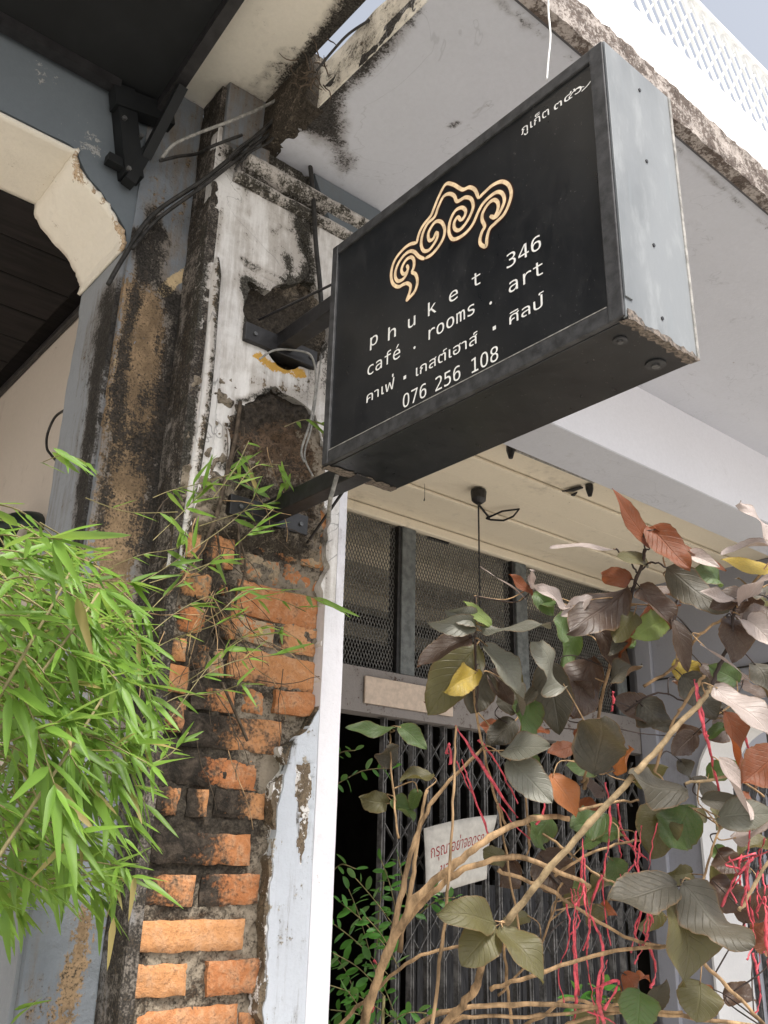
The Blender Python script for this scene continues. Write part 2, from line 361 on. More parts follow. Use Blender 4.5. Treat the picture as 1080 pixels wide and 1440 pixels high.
def leaf_mat(name, top, bot, rough=.42, spec=.4, trans=.25, tcol=None, patch=None, veins=True, dark=.6, light=(1.35, 1.35, 1.35), dry=False):
    n = NT(name)
    oi = n.new('ShaderNodeObjectInfo'); ge = n.new('ShaderNodeNewGeometry')
    rd = n.math('FRACT', n.math('ADD', oi.outputs['Random'], ge.outputs['Random Per Island']))
    a = n.noise(38, 5, .6); b = n.noise(160, 3, .6)
    v = n.math('ADD', n.math('MULTIPLY', rd, .6), n.math('MULTIPLY', a, .4))
    ct = n.mix(v, tuple(c*dark for c in top), tuple(min(1, c*q) for c, q in zip(top, light)))
    if patch: ct = n.mix(n.math('MULTIPLY', n.ss(a, .52, .66), .75), ct, patch)
    if veins: ct = n.mix(n.math('MULTIPLY', n.ss(n.noise(14, 4, .65), .46, .66), .6), ct, tuple(.5*c+q for c, q in zip(top, (.07, .06, .045)))); ct = n.mix(n.math('MULTIPLY', n.ss(b, .56, .70), .5), ct, tuple(c*.4 for c in top))
    if dry: ct = n.mix(n.ss(rd, .93, .95), ct, (.34, .25, .11))
    cb = n.mix(v, tuple(c*.75 for c in bot), tuple(min(1, c*1.25) for c in bot))
    uv = n.new('ShaderNodeUVMap'); sx = n.new('ShaderNodeSeparateXYZ'); n.t.links.new(uv.outputs[0], sx.inputs[0])
    if veins:
        u = n.math('ABSOLUTE', n.math('SUBTRACT', sx.outputs[0], .5))
        ph = n.math('FRACT', n.math('SUBTRACT', n.math('MULTIPLY', sx.outputs[1], 9.0), n.math('MULTIPLY', u, 5.0)))
        vein = n.ss(n.math('ABSOLUTE', n.math('SUBTRACT', ph, .5)), .40, .5)
        midr = n.math('SUBTRACT', 1.0, n.ss(u, .012, .035))
        vm = n.math('MAXIMUM', n.math('MULTIPLY', vein, .45), midr)
        ct = n.mix(n.math('MULTIPLY', vm, .16), ct, tuple(min(1, c*1.8+.03) for c in top))
        n.bump(n.math('ADD', n.math('MULTIPLY', vm, -1.0), n.math('MULTIPLY', b, .15)), .5, .005)
    if veins:
        rim = n.ss(n.math('ADD', u, n.math('MULTIPLY', n.math('SUBTRACT', a, .5), .22)), .44, .50)
        ct = n.mix(n.math('MULTIPLY', rim, .75), ct, (.13, .075, .03))
    col = n.mix(ge.outputs['Backfacing'], ct, cb)
    n.fin(col, rough, spec)
    tr = n.new('ShaderNodeBsdfTranslucent'); n.put(tr.inputs[0], tcol or tuple(min(1, c*1.6) for c in top))
    mx = n.new('ShaderNodeMixShader'); mx.inputs[0].default_value = trans
    out = n.t.nodes['Material Output']
    n.t.links.new(n.b.outputs[0], mx.inputs[1]); n.t.links.new(tr.outputs[0], mx.inputs[2]); n.t.links.new(mx.outputs[0], out.inputs[0])
    return n.m
M['bamboo'] = leaf_mat('bamboo_leaf', (.115, .25, .04), (.18, .31, .08), .45, .35, .38, (.32, .47, .08), veins=False, dark=.38, light=(1.9, 1.6, 1.5), dry=True)
M['small'] = leaf_mat('small_green_leaf', (.05, .15, .025), (.09, .17, .05), .4, .4, .3, (.12, .32, .04), veins=False)
M['L_dk'] = leaf_mat('leaf_dark_grey_green', (.070, .064, .048), (.12, .07, .04), .46, .35, .12, (.16, .12, .05))
M['L_br'] = leaf_mat('leaf_dark_brown', (.070, .045, .033), (.13, .06, .03), .42, .45, .15, (.20, .08, .03))
M['L_rs'] = leaf_mat('leaf_russet', (.19, .06, .025), (.20, .06, .026), .5, .35, .25, (.45, .12, .03))
M['L_ol'] = leaf_mat('leaf_olive', (.095, .088, .038), (.09, .075, .035), .42, .4, .22, (.28, .24, .06), patch=(.10, .10, .05))
M['L_gn'] = leaf_mat('leaf_mid_green', (.075, .13, .045), (.12, .14, .06), .42, .4, .25, (.18, .28, .05), patch=(.14, .12, .05))
M['L_sl'] = leaf_mat('leaf_silvery', (.150, .150, .120), (.10, .075, .05), .38, .5, .15, (.22, .22, .14), patch=(.13, .12, .10))
M['L_wh'] = leaf_mat('leaf_pale', (.44, .37, .34), (.34, .26, .23), .35, .5, .2, (.6, .5, .45), patch=(.34, .26, .22))  # pale leaf colour, with the sky's gloss put into it
M['L_ye'] = leaf_mat('leaf_yellow', (.42, .30, .06), (.34, .27, .06), .45, .4, .3, (.6, .45, .06), patch=(.22, .24, .05))
M['L_lg'] = leaf_mat('leaf_light_green', (.24, .32, .10), (.26, .34, .12), .45, .4, .35, (.4, .55, .12))
M['L_or'] = leaf_mat('leaf_orange', (.42, .15, .05), (.42, .15, .05), .45, .4, .3, (.7, .25, .06))
GLYPH = {"p":[[131,49,131,-148,66,-148,66,390,131,390,131,340,157,373,202,396,278,393,315,375,346,345,381,253,381,134,345,44,315,14,278,-4,235,-10,191,-3,156,17],[319,195,313,260,295,307,266,336,225,345,184,336,155,307,137,260,131,195,137,130,155,83,184,54,225,44,266,54,295,82,313,129]],"h":[[366,242,366,0,302,0,302,242,293,299,276,326,238,343,198,340,165,322,143,287,133,239,132,0,68,0,68,542,132,542,132,331,160,369,199,392,248,399,300,390,346,346,363,290]],"u":[[68,148,68,389,132,389,132,148,140,90,157,63,196,46,236,49,269,68,291,102,301,150,302,389,366,389,366,0,302,0,302,58,273,21,234,-2,186,-10,134,0,88,43,71,99]],"k":[[82,542,148,542,148,228,317,390,394,390,241,243,419,0,340,0,196,201,148,156,148,0,82,0]],"e":[[387,211,387,180,110,180,124,105,168,60,217,45,258,45,372,84,372,20,247,-10,180,-4,133,14,94,44,66,85,49,135,44,225,65,302,111,361,151,385,227,399,293,387,344,349,376,289],[323,230,316,279,287,325,239,344,182,337,130,291,112,229]],"t":[[214,501,214,390,359,390,359,340,214,340,218,92,230,68,253,55,359,51,359,0,238,3,179,29,157,68,151,106,150,340,46,340,46,390,150,390,150,501]],"346":[[270,278,315,259,357,218,375,160,370,99,354,62,310,18,270,0,194,-10,121,-3,48,16,48,86,152,51,205,50,251,61,285,85,298,107,303,179,285,213,252,237,208,248,138,249,138,278,138,307,246,316,275,336,291,364,293,400,283,432,238,465,154,467,63,442,63,507,197,529,244,525,302,503,343,463,358,429,363,376,347,329,310,294],[685,456,521,181,603,181,685,181],[674,520,755,520,755,181,825,181,825,124,755,124,755,62,755,0,685,0,685,124,465,124,465,190],[1204,508,1204,444,1157,463,1106,470,1065,464,1017,435,978,358,970,272,990,302,1026,331,1059,342,1108,342,1151,332,1186,312,1213,281,1231,242,1240,140,1223,71,1184,22,1127,-5,1051,-8,981,19,934,79,910,175,906,302,918,375,940,435,974,481,1018,512,1072,527,1137,527],[1078,289,1038,281,1008,256,988,218,982,167,988,116,1008,77,1038,53,1078,45,1119,53,1149,76,1166,114,1172,167,1166,220,1149,258,1119,281]],"café":[[369,20,325,0,270,-10,204,-4,157,14,119,44,91,85,74,135,68,195,74,254,91,304,137,362,180,386,260,399,342,383,369,369,369,302,327,331,291,343,207,335,179,318,150,276,135,195,144,131,180,71,224,49,271,45,320,54,369,86],[674,196,590,187,547,152,540,118,545,86,561,63,586,48,620,44,667,53,712,93,730,142,734,196],[798,222,798,0,734,0,734,58,702,19,660,-3,587,-9,537,5,500,35,480,78,477,134,495,186,535,223,573,238,734,246,734,256,717,316,680,340,591,341,504,308,504,372,528,381,635,399,729,380,766,351,785,323],[1229,542,1229,489,1127,485,1108,474,1098,455,1095,390,1229,390,1229,340,1095,340,1095,0,1031,0,1031,340,927,340,927,390,1031,390,1038,473,1060,511,1083,528,1132,541],[1675,211,1675,180,1398,180,1412,105,1456,60,1505,45,1545,45,1660,84,1660,20,1535,-10,1468,-4,1420,14,1382,44,1354,85,1336,135,1332,225,1353,302,1399,361,1439,385,1515,399,1581,387,1632,349,1664,289],[1611,230,1604,279,1575,325,1527,344,1470,337,1418,291,1400,229],[1556,570,1625,570,1512,439,1458,439]],"rooms":[[402,310,360,333,314,340,261,331,222,303,198,257,191,217,190,0,126,0,126,390,190,390,190,314,211,350,251,384,304,399,363,393,402,375],[644,345,601,336,570,307,551,260,545,195,551,129,570,82,601,54,644,44,687,54,718,82,737,129,743,195,737,260,718,307,687,336],[644,399,715,386,768,347,800,282,811,195,800,107,768,42,716,3,644,-10,572,3,520,42,488,107,477,195,488,282,520,347,572,386],[1073,345,1030,336,999,307,981,260,974,195,981,129,999,82,1030,54,1073,44,1116,54,1147,82,1166,129,1172,195,1166,260,1147,307,1116,336],[1073,399,1145,386,1197,347,1230,282,1240,195,1230,107,1197,42,1145,3,1073,-10,1002,3,949,42,917,107,906,195,917,282,949,347,1002,386],[1523,350,1548,383,1589,399,1638,390,1664,363,1683,258,1683,0,1625,0,1624,271,1618,317,1602,341,1558,340,1538,304,1533,0,1475,0,1475,112,1468,318,1445,344,1408,340,1391,316,1385,270,1384,0,1326,0,1326,390,1384,390,1384,357,1419,392,1469,398,1502,383],[2056,376,2056,314,1991,340,1917,344,1872,327,1858,289,1865,260,1880,245,2008,212,2051,183,2070,152,2076,113,2058,47,2004,4,1944,-9,1871,-6,1791,14,1791,80,1871,50,1948,45,1995,67,2011,109,2002,136,1973,156,1851,191,1810,222,1793,282,1810,346,1844,378,1896,396,1980,397]],"art":[[244,196,161,187,117,152,110,118,116,86,132,63,157,48,190,44,238,53,283,93,301,142,304,196],[369,222,369,0,304,0,304,58,272,19,230,-3,158,-9,108,5,71,35,50,78,48,134,66,186,106,223,144,238,304,246,304,256,288,316,250,340,162,341,75,308,75,372,98,381,206,399,300,380,337,351,356,323],[831,310,790,333,743,340,690,331,651,303,634,274,621,217,620,0,555,0,555,390,620,390,620,314,640,350,680,384,733,399,792,393,831,375],[1072,501,1072,390,1218,390,1218,340,1072,340,1077,92,1089,68,1111,55,1218,51,1218,0,1096,3,1038,29,1016,68,1009,106,1008,340,904,340,904,390,1008,390,1008,501]],"076":[[214,474,172,460,141,421,123,354,117,259,123,165,141,99,172,59,214,46,258,59,288,99,306,165,312,259,306,354,288,421,258,460],[214,529,288,512,340,461,372,376,383,259,372,143,340,58,288,7,214,-10,141,7,89,58,57,143,46,259,57,376,89,461,141,512],[478,520,805,520,805,490,619,0,582,0,546,0,727,461,478,461],[1204,508,1204,444,1157,463,1106,470,1065,464,1017,435,978,358,970,272,990,302,1026,331,1059,342,1108,342,1151,332,1186,312,1213,281,1231,242,1240,140,1223,71,1184,22,1127,-5,1051,-8,981,19,934,79,910,175,906,302,918,375,940,435,974,481,1018,512,1072,527,1137,527],[1078,289,1038,281,1008,256,988,218,982,167,988,116,1008,77,1038,53,1078,45,1119,53,1149,76,1166,114,1172,167,1166,220,1149,258,1119,281]],"256":[[130,59,369,59,369,0,53,0,53,59,234,255,270,304,290,350,290,404,268,445,225,467,165,467,57,424,57,495,93,510,196,529,284,511,345,459,360,423,365,371,350,315,321,268],[501,520,765,520,765,461,565,461,565,333,652,342,719,322,754,296,780,260,800,193,789,93,767,54,734,23,693,2,644,-9,541,-5,479,12,479,84,576,51,661,57,688,70,717,103,730,185,708,242,659,277,580,283,501,259],[1204,508,1204,444,1157,463,1106,470,1065,464,1017,435,978,358,970,272,990,302,1026,331,1059,342,1108,342,1151,332,1186,312,1213,281,1231,242,1240,140,1223,71,1184,22,1127,-5,1051,-8,981,19,934,79,910,175,906,302,918,375,940,435,974,481,1018,512,1072,527,1137,527],[1078,289,1038,281,1008,256,988,218,982,167,988,116,1008,77,1038,53,1078,45,1119,53,1149,76,1166,114,1172,167,1166,220,1149,258,1119,281]],"108":[[94,59,203,59,203,456,86,430,86,494,238,520,273,520,273,59,381,59,381,0,94,0],[644,474,601,460,571,421,552,354,546,259,552,165,571,99,601,59,644,46,687,59,717,99,736,165,742,259,736,354,717,421,687,460],[644,529,717,512,770,461,802,376,812,259,802,143,770,58,717,7,644,-10,571,7,518,58,486,143,476,259,486,376,518,461,571,512],[1073,247,1031,240,1001,221,981,189,975,146,981,104,1001,72,1032,52,1073,45,1115,51,1146,71,1165,103,1172,146,1165,189,1146,220,1115,240],[1012,276,972,293,934,330,917,380,921,433,935,466,973,504,1028,525,1073,529,1118,525,1173,504,1211,466,1225,433,1229,380,1213,330,1175,293,1135,276,1181,259,1223,218,1242,158,1237,96,1222,59,1181,17,1122,-6,1073,-10,1002,0,965,17,924,59,909,96,905,157,923,217,966,259],[986,388,992,351,1009,324,1036,308,1073,302,1111,308,1138,324,1155,351,1160,388,1155,425,1138,453,1111,469,1073,475,1036,469,1009,452,992,425]],"ภูเก็ต":[[61,-7,13,3,20,46,47,42,60,51,71,181,92,208,126,225,46,254,55,313,87,353,131,376,187,387,244,384,315,356,340,331,357,298,362,0,300,0,300,250,293,289,262,322,202,336,143,323,112,290,110,273,189,236,183,202,147,191,130,164,117,21,93,0],[266,-184,199,-166,178,-136,173,-92,153,-90,149,-49,176,-45,214,-52,229,-87,237,-132,283,-139,301,-119,302,-46,356,-46,356,-125,346,-152,316,-176],[560,-7,508,8,486,48,485,380,546,380,548,60,566,44,602,49,610,3],[675,0,680,169,702,201,745,225,669,254,671,295,694,339,741,371,794,385,865,384,915,369,953,340,980,285,983,128,983,0,921,0,921,250,914,289,893,316,862,331,824,336,775,328,743,305,732,273,807,236,801,202,763,191,742,164,737,0],[905,430,872,438,850,462,816,432,761,446,732,486,734,540,753,568,788,585,969,587,969,545,807,544,786,532,778,506,789,479,811,473,850,508,863,508,878,478,899,471,921,481,925,508,970,508,958,453,939,438],[1230,-7,1151,12,1120,40,1100,78,1083,198,1100,320,1133,368,1182,386,1235,379,1259,351,1287,379,1329,387,1380,376,1407,354,1423,306,1424,0,1362,0,1359,312,1342,331,1308,335,1288,322,1279,294,1241,294,1230,324,1200,336,1175,328,1158,303,1144,181,1162,85,1204,49,1277,49,1284,2]],"๓๔๖":[[177,232,159,269,140,272,121,260,103,208,103,129,121,64,150,43,186,47,193,1,133,-6,92,9,54,65,41,149,48,241,84,305,117,321,150,322,178,312,198,287,221,314,260,322,294,317,320,302,343,248,343,0,283,0,283,232,276,263,238,270,222,257,215,232],[567,0,490,16,443,67,428,154,441,236,465,279,506,309,643,329,657,354,659,405,717,405,711,330,683,287,643,271,546,265,508,238,490,177,494,106,524,61,558,51,635,50,622,38,602,61,593,92,594,136,606,168,646,196,711,190,694,149,669,150,655,139,648,96,669,54,727,48,727,0],[933,-7,863,5,810,45,848,83,882,54,911,44,960,46,992,63,1018,124,1011,225,983,261,927,272,880,254,864,218,823,218,772,405,829,405,868,268,848,268,863,293,895,314,934,322,988,317,1037,291,1074,224,1081,131,1056,50,1031,22,998,3]],"คาเฟ่":[[56,0,56,243,66,305,94,350,124,370,213,387,303,370,333,350,360,305,370,243,370,0,308,0,307,258,284,312,227,335,160,325,129,294,118,243,118,166,157,201,243,209,243,159,183,156,143,138,120,96,118,0],[589,0,586,299,568,325,533,335,482,331,433,311,433,366,450,373,511,386,577,382,619,363,645,325,651,0],[850,-7,798,8,775,48,774,380,836,380,837,60,856,44,891,49,899,3],[1006,0,940,380,1003,380,1044,87,1125,380,1175,380,1255,87,1309,517,1370,517,1294,0,1233,0,1151,292,1067,0],[1261,555,1261,702,1322,702,1322,555]],"เกสต์เฮาส์":[[142,-7,90,8,68,48,67,380,128,380,130,60,148,44,184,49,192,3],[257,0,262,169,283,201,327,225,250,254,252,295,276,339,323,371,376,385,447,384,496,369,535,340,562,285,564,128,564,0,503,0,503,250,496,289,475,316,443,331,406,336,357,328,325,305,313,273,388,236,383,202,345,191,324,164,319,0],[899,0,899,253,890,302,862,328,811,336,744,327,684,301,684,359,739,378,816,387,879,379,902,367,951,313,960,267,960,0],[780,-7,726,0,677,31,656,85,665,153,697,191,730,209,803,225,912,232,912,181,799,172,744,154,718,114,731,63,770,45,832,49,842,3],[915,327,881,359,920,377,931,405,961,405,991,405,981,367,954,341],[1208,-7,1129,12,1099,40,1078,78,1061,198,1078,320,1112,368,1161,386,1214,379,1238,351,1266,379,1308,387,1359,376,1385,354,1402,306,1402,0,1340,0,1338,312,1320,331,1287,335,1266,322,1258,294,1219,294,1208,324,1178,336,1154,328,1137,303,1123,181,1141,85,1182,49,1256,49,1262,2],[1283,420,1273,478,1300,512,1440,521,1440,497,1440,473,1345,471,1331,458,1336,429],[1601,-7,1549,8,1526,48,1525,380,1587,380,1588,60,1607,44,1642,49,1650,3],[1854,-7,1771,10,1730,47,1709,104,1708,218,1854,218,1854,169,1766,169,1769,116,1780,79,1799,56,1834,44,1881,46,1920,65,1946,109,1954,187,1943,271,1914,314,1865,334,1785,330,1717,302,1717,360,1812,385,1902,380,1938,363,1979,328,2004,282,2017,167,1996,68,1971,33,1937,9],[1958,327,1924,359,1963,377,1974,405,2004,405,2034,405,2024,367,1997,341],[2215,0,2211,299,2194,325,2159,335,2108,331,2058,311,2058,366,2075,373,2136,386,2203,382,2245,363,2270,325,2277,0],[2612,0,2612,253,2603,302,2575,328,2523,336,2457,327,2397,301,2397,359,2451,378,2528,387,2591,379,2614,367,2663,313,2672,267,2673,0],[2492,-7,2439,0,2389,31,2368,85,2377,153,2409,191,2443,209,2515,225,2624,232,2624,181,2511,172,2456,154,2430,114,2443,63,2482,45,2544,49,2554,3],[2628,327,2593,359,2632,377,2643,405,2673,405,2703,405,2693,367,2666,341],[2554,420,2545,478,2571,512,2711,521,2711,497,2711,473,2616,471,2602,458,2607,429]],"ศิลป์":[[56,0,56,243,66,305,94,350,124,370,213,387,297,370,345,330,359,307,369,255,370,0,308,0,307,258,291,304,265,325,228,335,172,330,142,312,121,271,118,166,158,201,243,209,243,159,183,156,143,138,120,96,118,0],[323,327,288,359,327,377,338,405,369,405,399,405,388,367,361,341],[79,440,79,467,130,490,252,490,374,490,374,440],[714,0,714,253,705,302,677,328,626,336,559,327,499,301,499,359,554,378,631,387,695,379,740,355,763,322,775,267,775,0],[595,-7,541,0,492,31,470,85,480,153,511,191,545,209,618,225,727,232,727,181,614,172,559,154,533,114,546,63,585,45,647,49,657,3],[1040,-7,970,2,923,31,896,76,888,137,888,380,949,380,955,96,989,55,1040,44,1092,55,1127,96,1132,517,1194,517,1194,137,1185,76,1158,31,1129,10],[1076,530,1066,588,1093,622,1232,631,1232,607,1232,583,1137,581,1124,568,1129,539]],"กรุณาอย่าจอดรถ":[[53,0,58,169,79,201,122,225,46,254,48,295,71,339,118,371,171,385,243,384,292,369,330,340,357,285,360,128,360,0,298,0,298,250,291,289,270,316,239,331,201,336,152,328,120,305,109,273,184,236,178,202,140,191,119,164,114,0],[579,-7,515,-1,444,20,462,70,543,47,614,48,660,75,662,118,630,147,484,212,456,248,449,297,464,339,493,365,537,381,597,387,660,381,706,365,706,313,631,334,555,333,515,307,514,272,542,247,692,180,720,144,727,94,713,50,686,20,642,0],[637,-181,636,-98,607,-93,603,-51,613,-48,666,-47,691,-75,692,-181],[889,-7,836,8,820,27,813,57,821,180,845,207,880,225,800,254,801,287,813,324,850,361,894,380,949,387,1033,370,1084,323,1099,272,1104,88,1125,58,1169,45,1224,64,1257,117,1262,380,1324,380,1324,0,1299,0,1273,0,1270,60,1234,17,1181,-5,1124,-4,1071,22,1041,78,1032,288,1005,322,949,336,888,320,864,283,863,273,942,236,937,202,899,191,877,156,878,56,894,44,929,48,938,3],[1549,0,1545,299,1527,325,1492,335,1441,331,1392,311,1392,366,1409,373,1470,386,1536,382,1578,363,1604,325,1610,0],[1857,-7,1774,10,1734,47,1712,104,1712,218,1857,218,1857,169,1770,169,1772,116,1783,79,1802,56,1838,44,1885,46,1924,65,1949,109,1958,187,1947,271,1918,314,1869,334,1792,330,1721,302,1721,360,1815,385,1905,381,1960,354,2003,293,2021,187,2014,114,1999,69,1975,34,1941,9],[2267,-6,2177,8,2129,49,2114,100,2118,148,2138,184,2176,205,2125,241,2112,298,2127,343,2168,375,2225,385,2287,374,2276,327,2213,333,2193,325,2178,305,2175,270,2190,244,2217,231,2270,227,2270,182,2212,175,2185,155,2176,117,2184,80,2227,49,2315,51,2343,71,2358,110,2359,380,2420,380,2420,130,2411,68,2394,37,2370,16,2315,-3],[2353,440,2353,587,2414,587,2414,440],[2640,0,2636,299,2619,325,2584,335,2533,331,2483,311,2483,366,2500,373,2561,386,2628,382,2670,363,2695,325,2702,0],[2860,0,2860,169,2807,169,2807,218,2919,218,2919,50,2956,53,2987,69,3007,99,3019,145,3019,238,3001,294,2964,326,2905,336,2842,327,2784,300,2784,358,2828,376,2933,386,3014,364,3046,335,3073,282,3084,211,3081,135,3055,62,3016,23,2956,3],[3318,-7,3235,10,3194,47,3173,104,3172,218,3318,218,3318,169,3230,169,3233,116,3243,79,3263,56,3298,44,3345,46,3384,65,3410,109,3418,187,3407,271,3379,314,3329,334,3252,330,3181,302,3181,360,3276,385,3365,381,3421,354,3464,293,3481,187,3474,114,3459,69,3435,34,3401,9],[3711,-7,3635,11,3605,38,3584,75,3567,187,3572,257,3588,309,3638,365,3712,386,3815,376,3873,334,3896,267,3896,0,3835,0,3835,248,3820,305,3771,333,3691,327,3660,307,3643,280,3629,173,3647,85,3688,49,3757,50,3764,2],[4115,-7,4051,-1,3980,20,3998,70,4079,47,4150,48,4196,75,4198,118,4166,147,4020,212,3992,248,3985,297,4000,339,4029,365,4073,381,4133,387,4196,381,4242,365,4242,313,4167,334,4091,333,4051,307,4050,272,4078,247,4228,180,4256,144,4263,94,4249,50,4222,20,4178,0],[4425,-7,4372,8,4356,27,4349,57,4357,180,4381,207,4416,225,4336,254,4337,286,4349,322,4378,353,4421,376,4477,387,4534,384,4584,369,4622,340,4646,298,4652,0,4590,0,4587,278,4578,300,4552,322,4479,335,4424,318,4400,282,4399,273,4479,236,4473,202,4429,190,4413,163,4412,60,4430,44,4465,48,4474,3]],"ขวาง":[[190,-7,132,1,89,25,69,49,54,99,58,201,109,287,113,312,94,334,51,325,37,369,68,381,117,383,147,372,164,351,169,291,119,194,116,104,126,74,142,56,171,45,211,46,249,66,261,99,261,380,323,380,323,107,315,59,290,23,264,6],[512,-7,459,-1,406,19,425,67,496,45,563,61,601,111,613,214,601,270,574,310,531,332,471,334,408,316,408,368,430,377,521,386,588,370,644,321,675,229,672,135,636,46,584,6],[884,0,880,299,863,325,828,335,777,331,727,311,727,366,744,373,806,386,872,382,914,363,939,325,946,0],[1121,0,1002,380,1064,380,1167,53,1213,64,1248,98,1271,163,1275,227,1264,275,1230,318,1192,331,1146,327,1130,377,1140,379,1214,381,1276,356,1305,327,1326,285,1337,189,1320,111,1272,37,1208,5]]}

# ------------------------------------------------------------------ ground
g = MB(); g.box(-120, 120, -120, 120, -.3, 0.0); tag(g.build('ground', M['road']), kind='structure')
g = MB(); g.box(-8, 12, 1.52, 2.93, 0.004, .15, .01); tag(g.build('pavement', M['tiles']), kind='structure')

E_ = EYE
YB = 1.70                       # plane of the street walls and beams
YW = 2.935                      # plane of the inner shop wall
ZS = 1.647+E_                   # underside of the balcony
ZB = 1.335+E_                   # underside of the street beam
ZC = 1.45+E_                    # walkway ceiling
def pz(pts, ax, v):             # list of photo marks on a plane -> plane coordinates
    r = []
    for x, y in pts:
        p = at(x, y, ax, v); r.append({'Y': (p.x, p.z), 'X': (p.y, p.z), 'Z': (p.x, p.y)}[ax])
    return r
def st(ch, pts, w, s_, ax, v): return (ch, pz(pts, ax, v), w, s_)

# ------------------------------------------------------------------ shophouse on the right
house = thing('shophouse', 'grey and white shophouse with balcony over the walkway, behind the hanging sign', 'building', (1.3, 2.9, 0))
S = []
for a in [([(440,165),(480,120),(540,60),(575,10)], .035, 1.2), ([(436,170),(470,190),(490,235)], .03, .9), ([(430,150),(450,165)], .06, 1.1)]:
    S.append(st(0, a[0], a[1], a[2], 'Z', ZS))
S += [st(0, [(640,175),(680,150)], .006, .8, 'Z', ZS), st(0, [(625,180),(640,178)], .005, .6, 'Z', ZS), st(0, [(700,60),(760,20)], .01, .35, 'Z', ZS)]
S.append(st(0, [(700,0),(790,70),(1080,320)], .012, .55, 'Z', ZS))
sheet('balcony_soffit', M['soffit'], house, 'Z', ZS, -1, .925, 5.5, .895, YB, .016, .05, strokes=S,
      height=lambda u, v: (fbm(u, v, 6, 3, 3)-.5)*.004)
b = MB(); b.box(.926, 5.5, .866, .9, ZS-.012, ZS+.06, .004); b.build('drip_edge', M['drip'], house)
sheet('fascia', M['fascia'], house, 'Y', .862, -1, .925, 5.5, ZS-.014, ZS+.086, .011, .03,
      height=lambda u, v: (fbm(u, v, 40, 4, 5)-.5)*.014, base=(.25, .2, 0))
b = MB(); b.box(.927, 5.5, .955, YB+.2, ZS+.052, ZS+.125); b.build('balcony_slab', M['white_wall'], house)
sheet('slab_end', M['cream_soffit'], house, 'X', .924, -1, .9, 1.42, ZS, ZS+.124, .01, .002, base=(.5, .2, 0), height=lambda u, v: (fbm(u, v, 20, 3, 6)-.5)*.008)
sheet('gap_filling', M['mortar'], house, 'Z', ZS-.004, -1, .89, .94, 1.40, YB, .006, .16, base=(.9, 0, 0), height=lambda u, v: (fbm(u, v, 20, 4, 7)-.5)*.03)
b = MB(); b.box(.927, 5.5, .87, .96, ZS+.052, ZS+.085); b.build('balcony_slab', M['white_wall'], house)
# parapet of separate panels with a dark joint
pw = 1.0; x = .93
while x < 5.4:
    x1 = {0.93: 1.19}.get(round(x, 2), x+.80)
    b = MB(); b.box(x+.004, x1-.004, .868, .898, ZS+.088, ZS+.200, .003); b.build('parapet_panel', M['white_wall'], house)
    x = x1
b = MB(); b.box(.93, 5.5, .90, .95, ZS+.087, ZS+.215); b.build('parapet_backing', M['drip'], house)
b = MB(); b.box(.93, 5.5, .872, .955, ZS+.212, ZS+.262, .004); b.build('parapet_cap', M['white_wall'], house)
# diamond lattice railing
zl0, zl1 = ZS+.262, ZS+.56
n = int((3.4-.9)/.055)
base_me = {}
for sgn in (1, -1):
    mb = MB(); hh = zl1-zl0; dx = .19*sgn
    mb.bar((0, 0, 0), (dx, 0, hh), .004, .008, (0, 1, 0)); o = mb.build('lattice_strip', M['white_paint'], house)
    base_me[sgn] = o.data
    first = True
    for i in range(n):
        if first: q = o; first = False
        else:
            q = o.copy(); COL.objects.link(q)
        q.location = (.95+i*.055+(0 if sgn > 0 else .19), .905+.003*sgn, zl0)
b = MB(); b.box(.95, 3.6, .89, .92, zl1, zl1+.02, .004); b.build('railing_top_rail', M['white_paint'], house)
# street beam
sheet('street_beam', M['beam'], house, 'Y', YB, -1, 1.15, 5.5, ZB, ZS, .03, .216, height=lambda u, v: (fbm(u, v, 5, 3, 4)-.5)*.004)
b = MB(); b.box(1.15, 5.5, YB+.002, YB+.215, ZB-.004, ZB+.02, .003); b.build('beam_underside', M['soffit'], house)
# walkway ceiling boards
ys = [1.9, 2.06, 2.245, 2.43, 2.62, 2.80, 2.98]
for i in range(len(ys)-1):
    b = MB(); b.box(1.21, 5.6, ys[i]+.002, ys[i+1]-.004, ZC+(.004 if i % 2 else 0), ZC+.03, .003); b.build('ceiling_board', M['ceiling'], house)
    if i in (1, 3):
        b = MB(); b.box(1.21, 5.6, ys[i+1]-.022, ys[i+1]+.018, ZC-.014, ZC-.001, .004); b.build('ceiling_batten', M['ceiling'], house)
b = MB(); b.box(1.2, 5.6, YB+.15, 3.0, ZC+.034, ZC+.1); b.build('upper_floor', M['darkwood'], house)
b = MB(); b.box(2.0, 5.5, YW-.035, YW-.003, ZC-.045, ZC-.001, .006); b.build('wall_cornice', M['ceiling'], house)
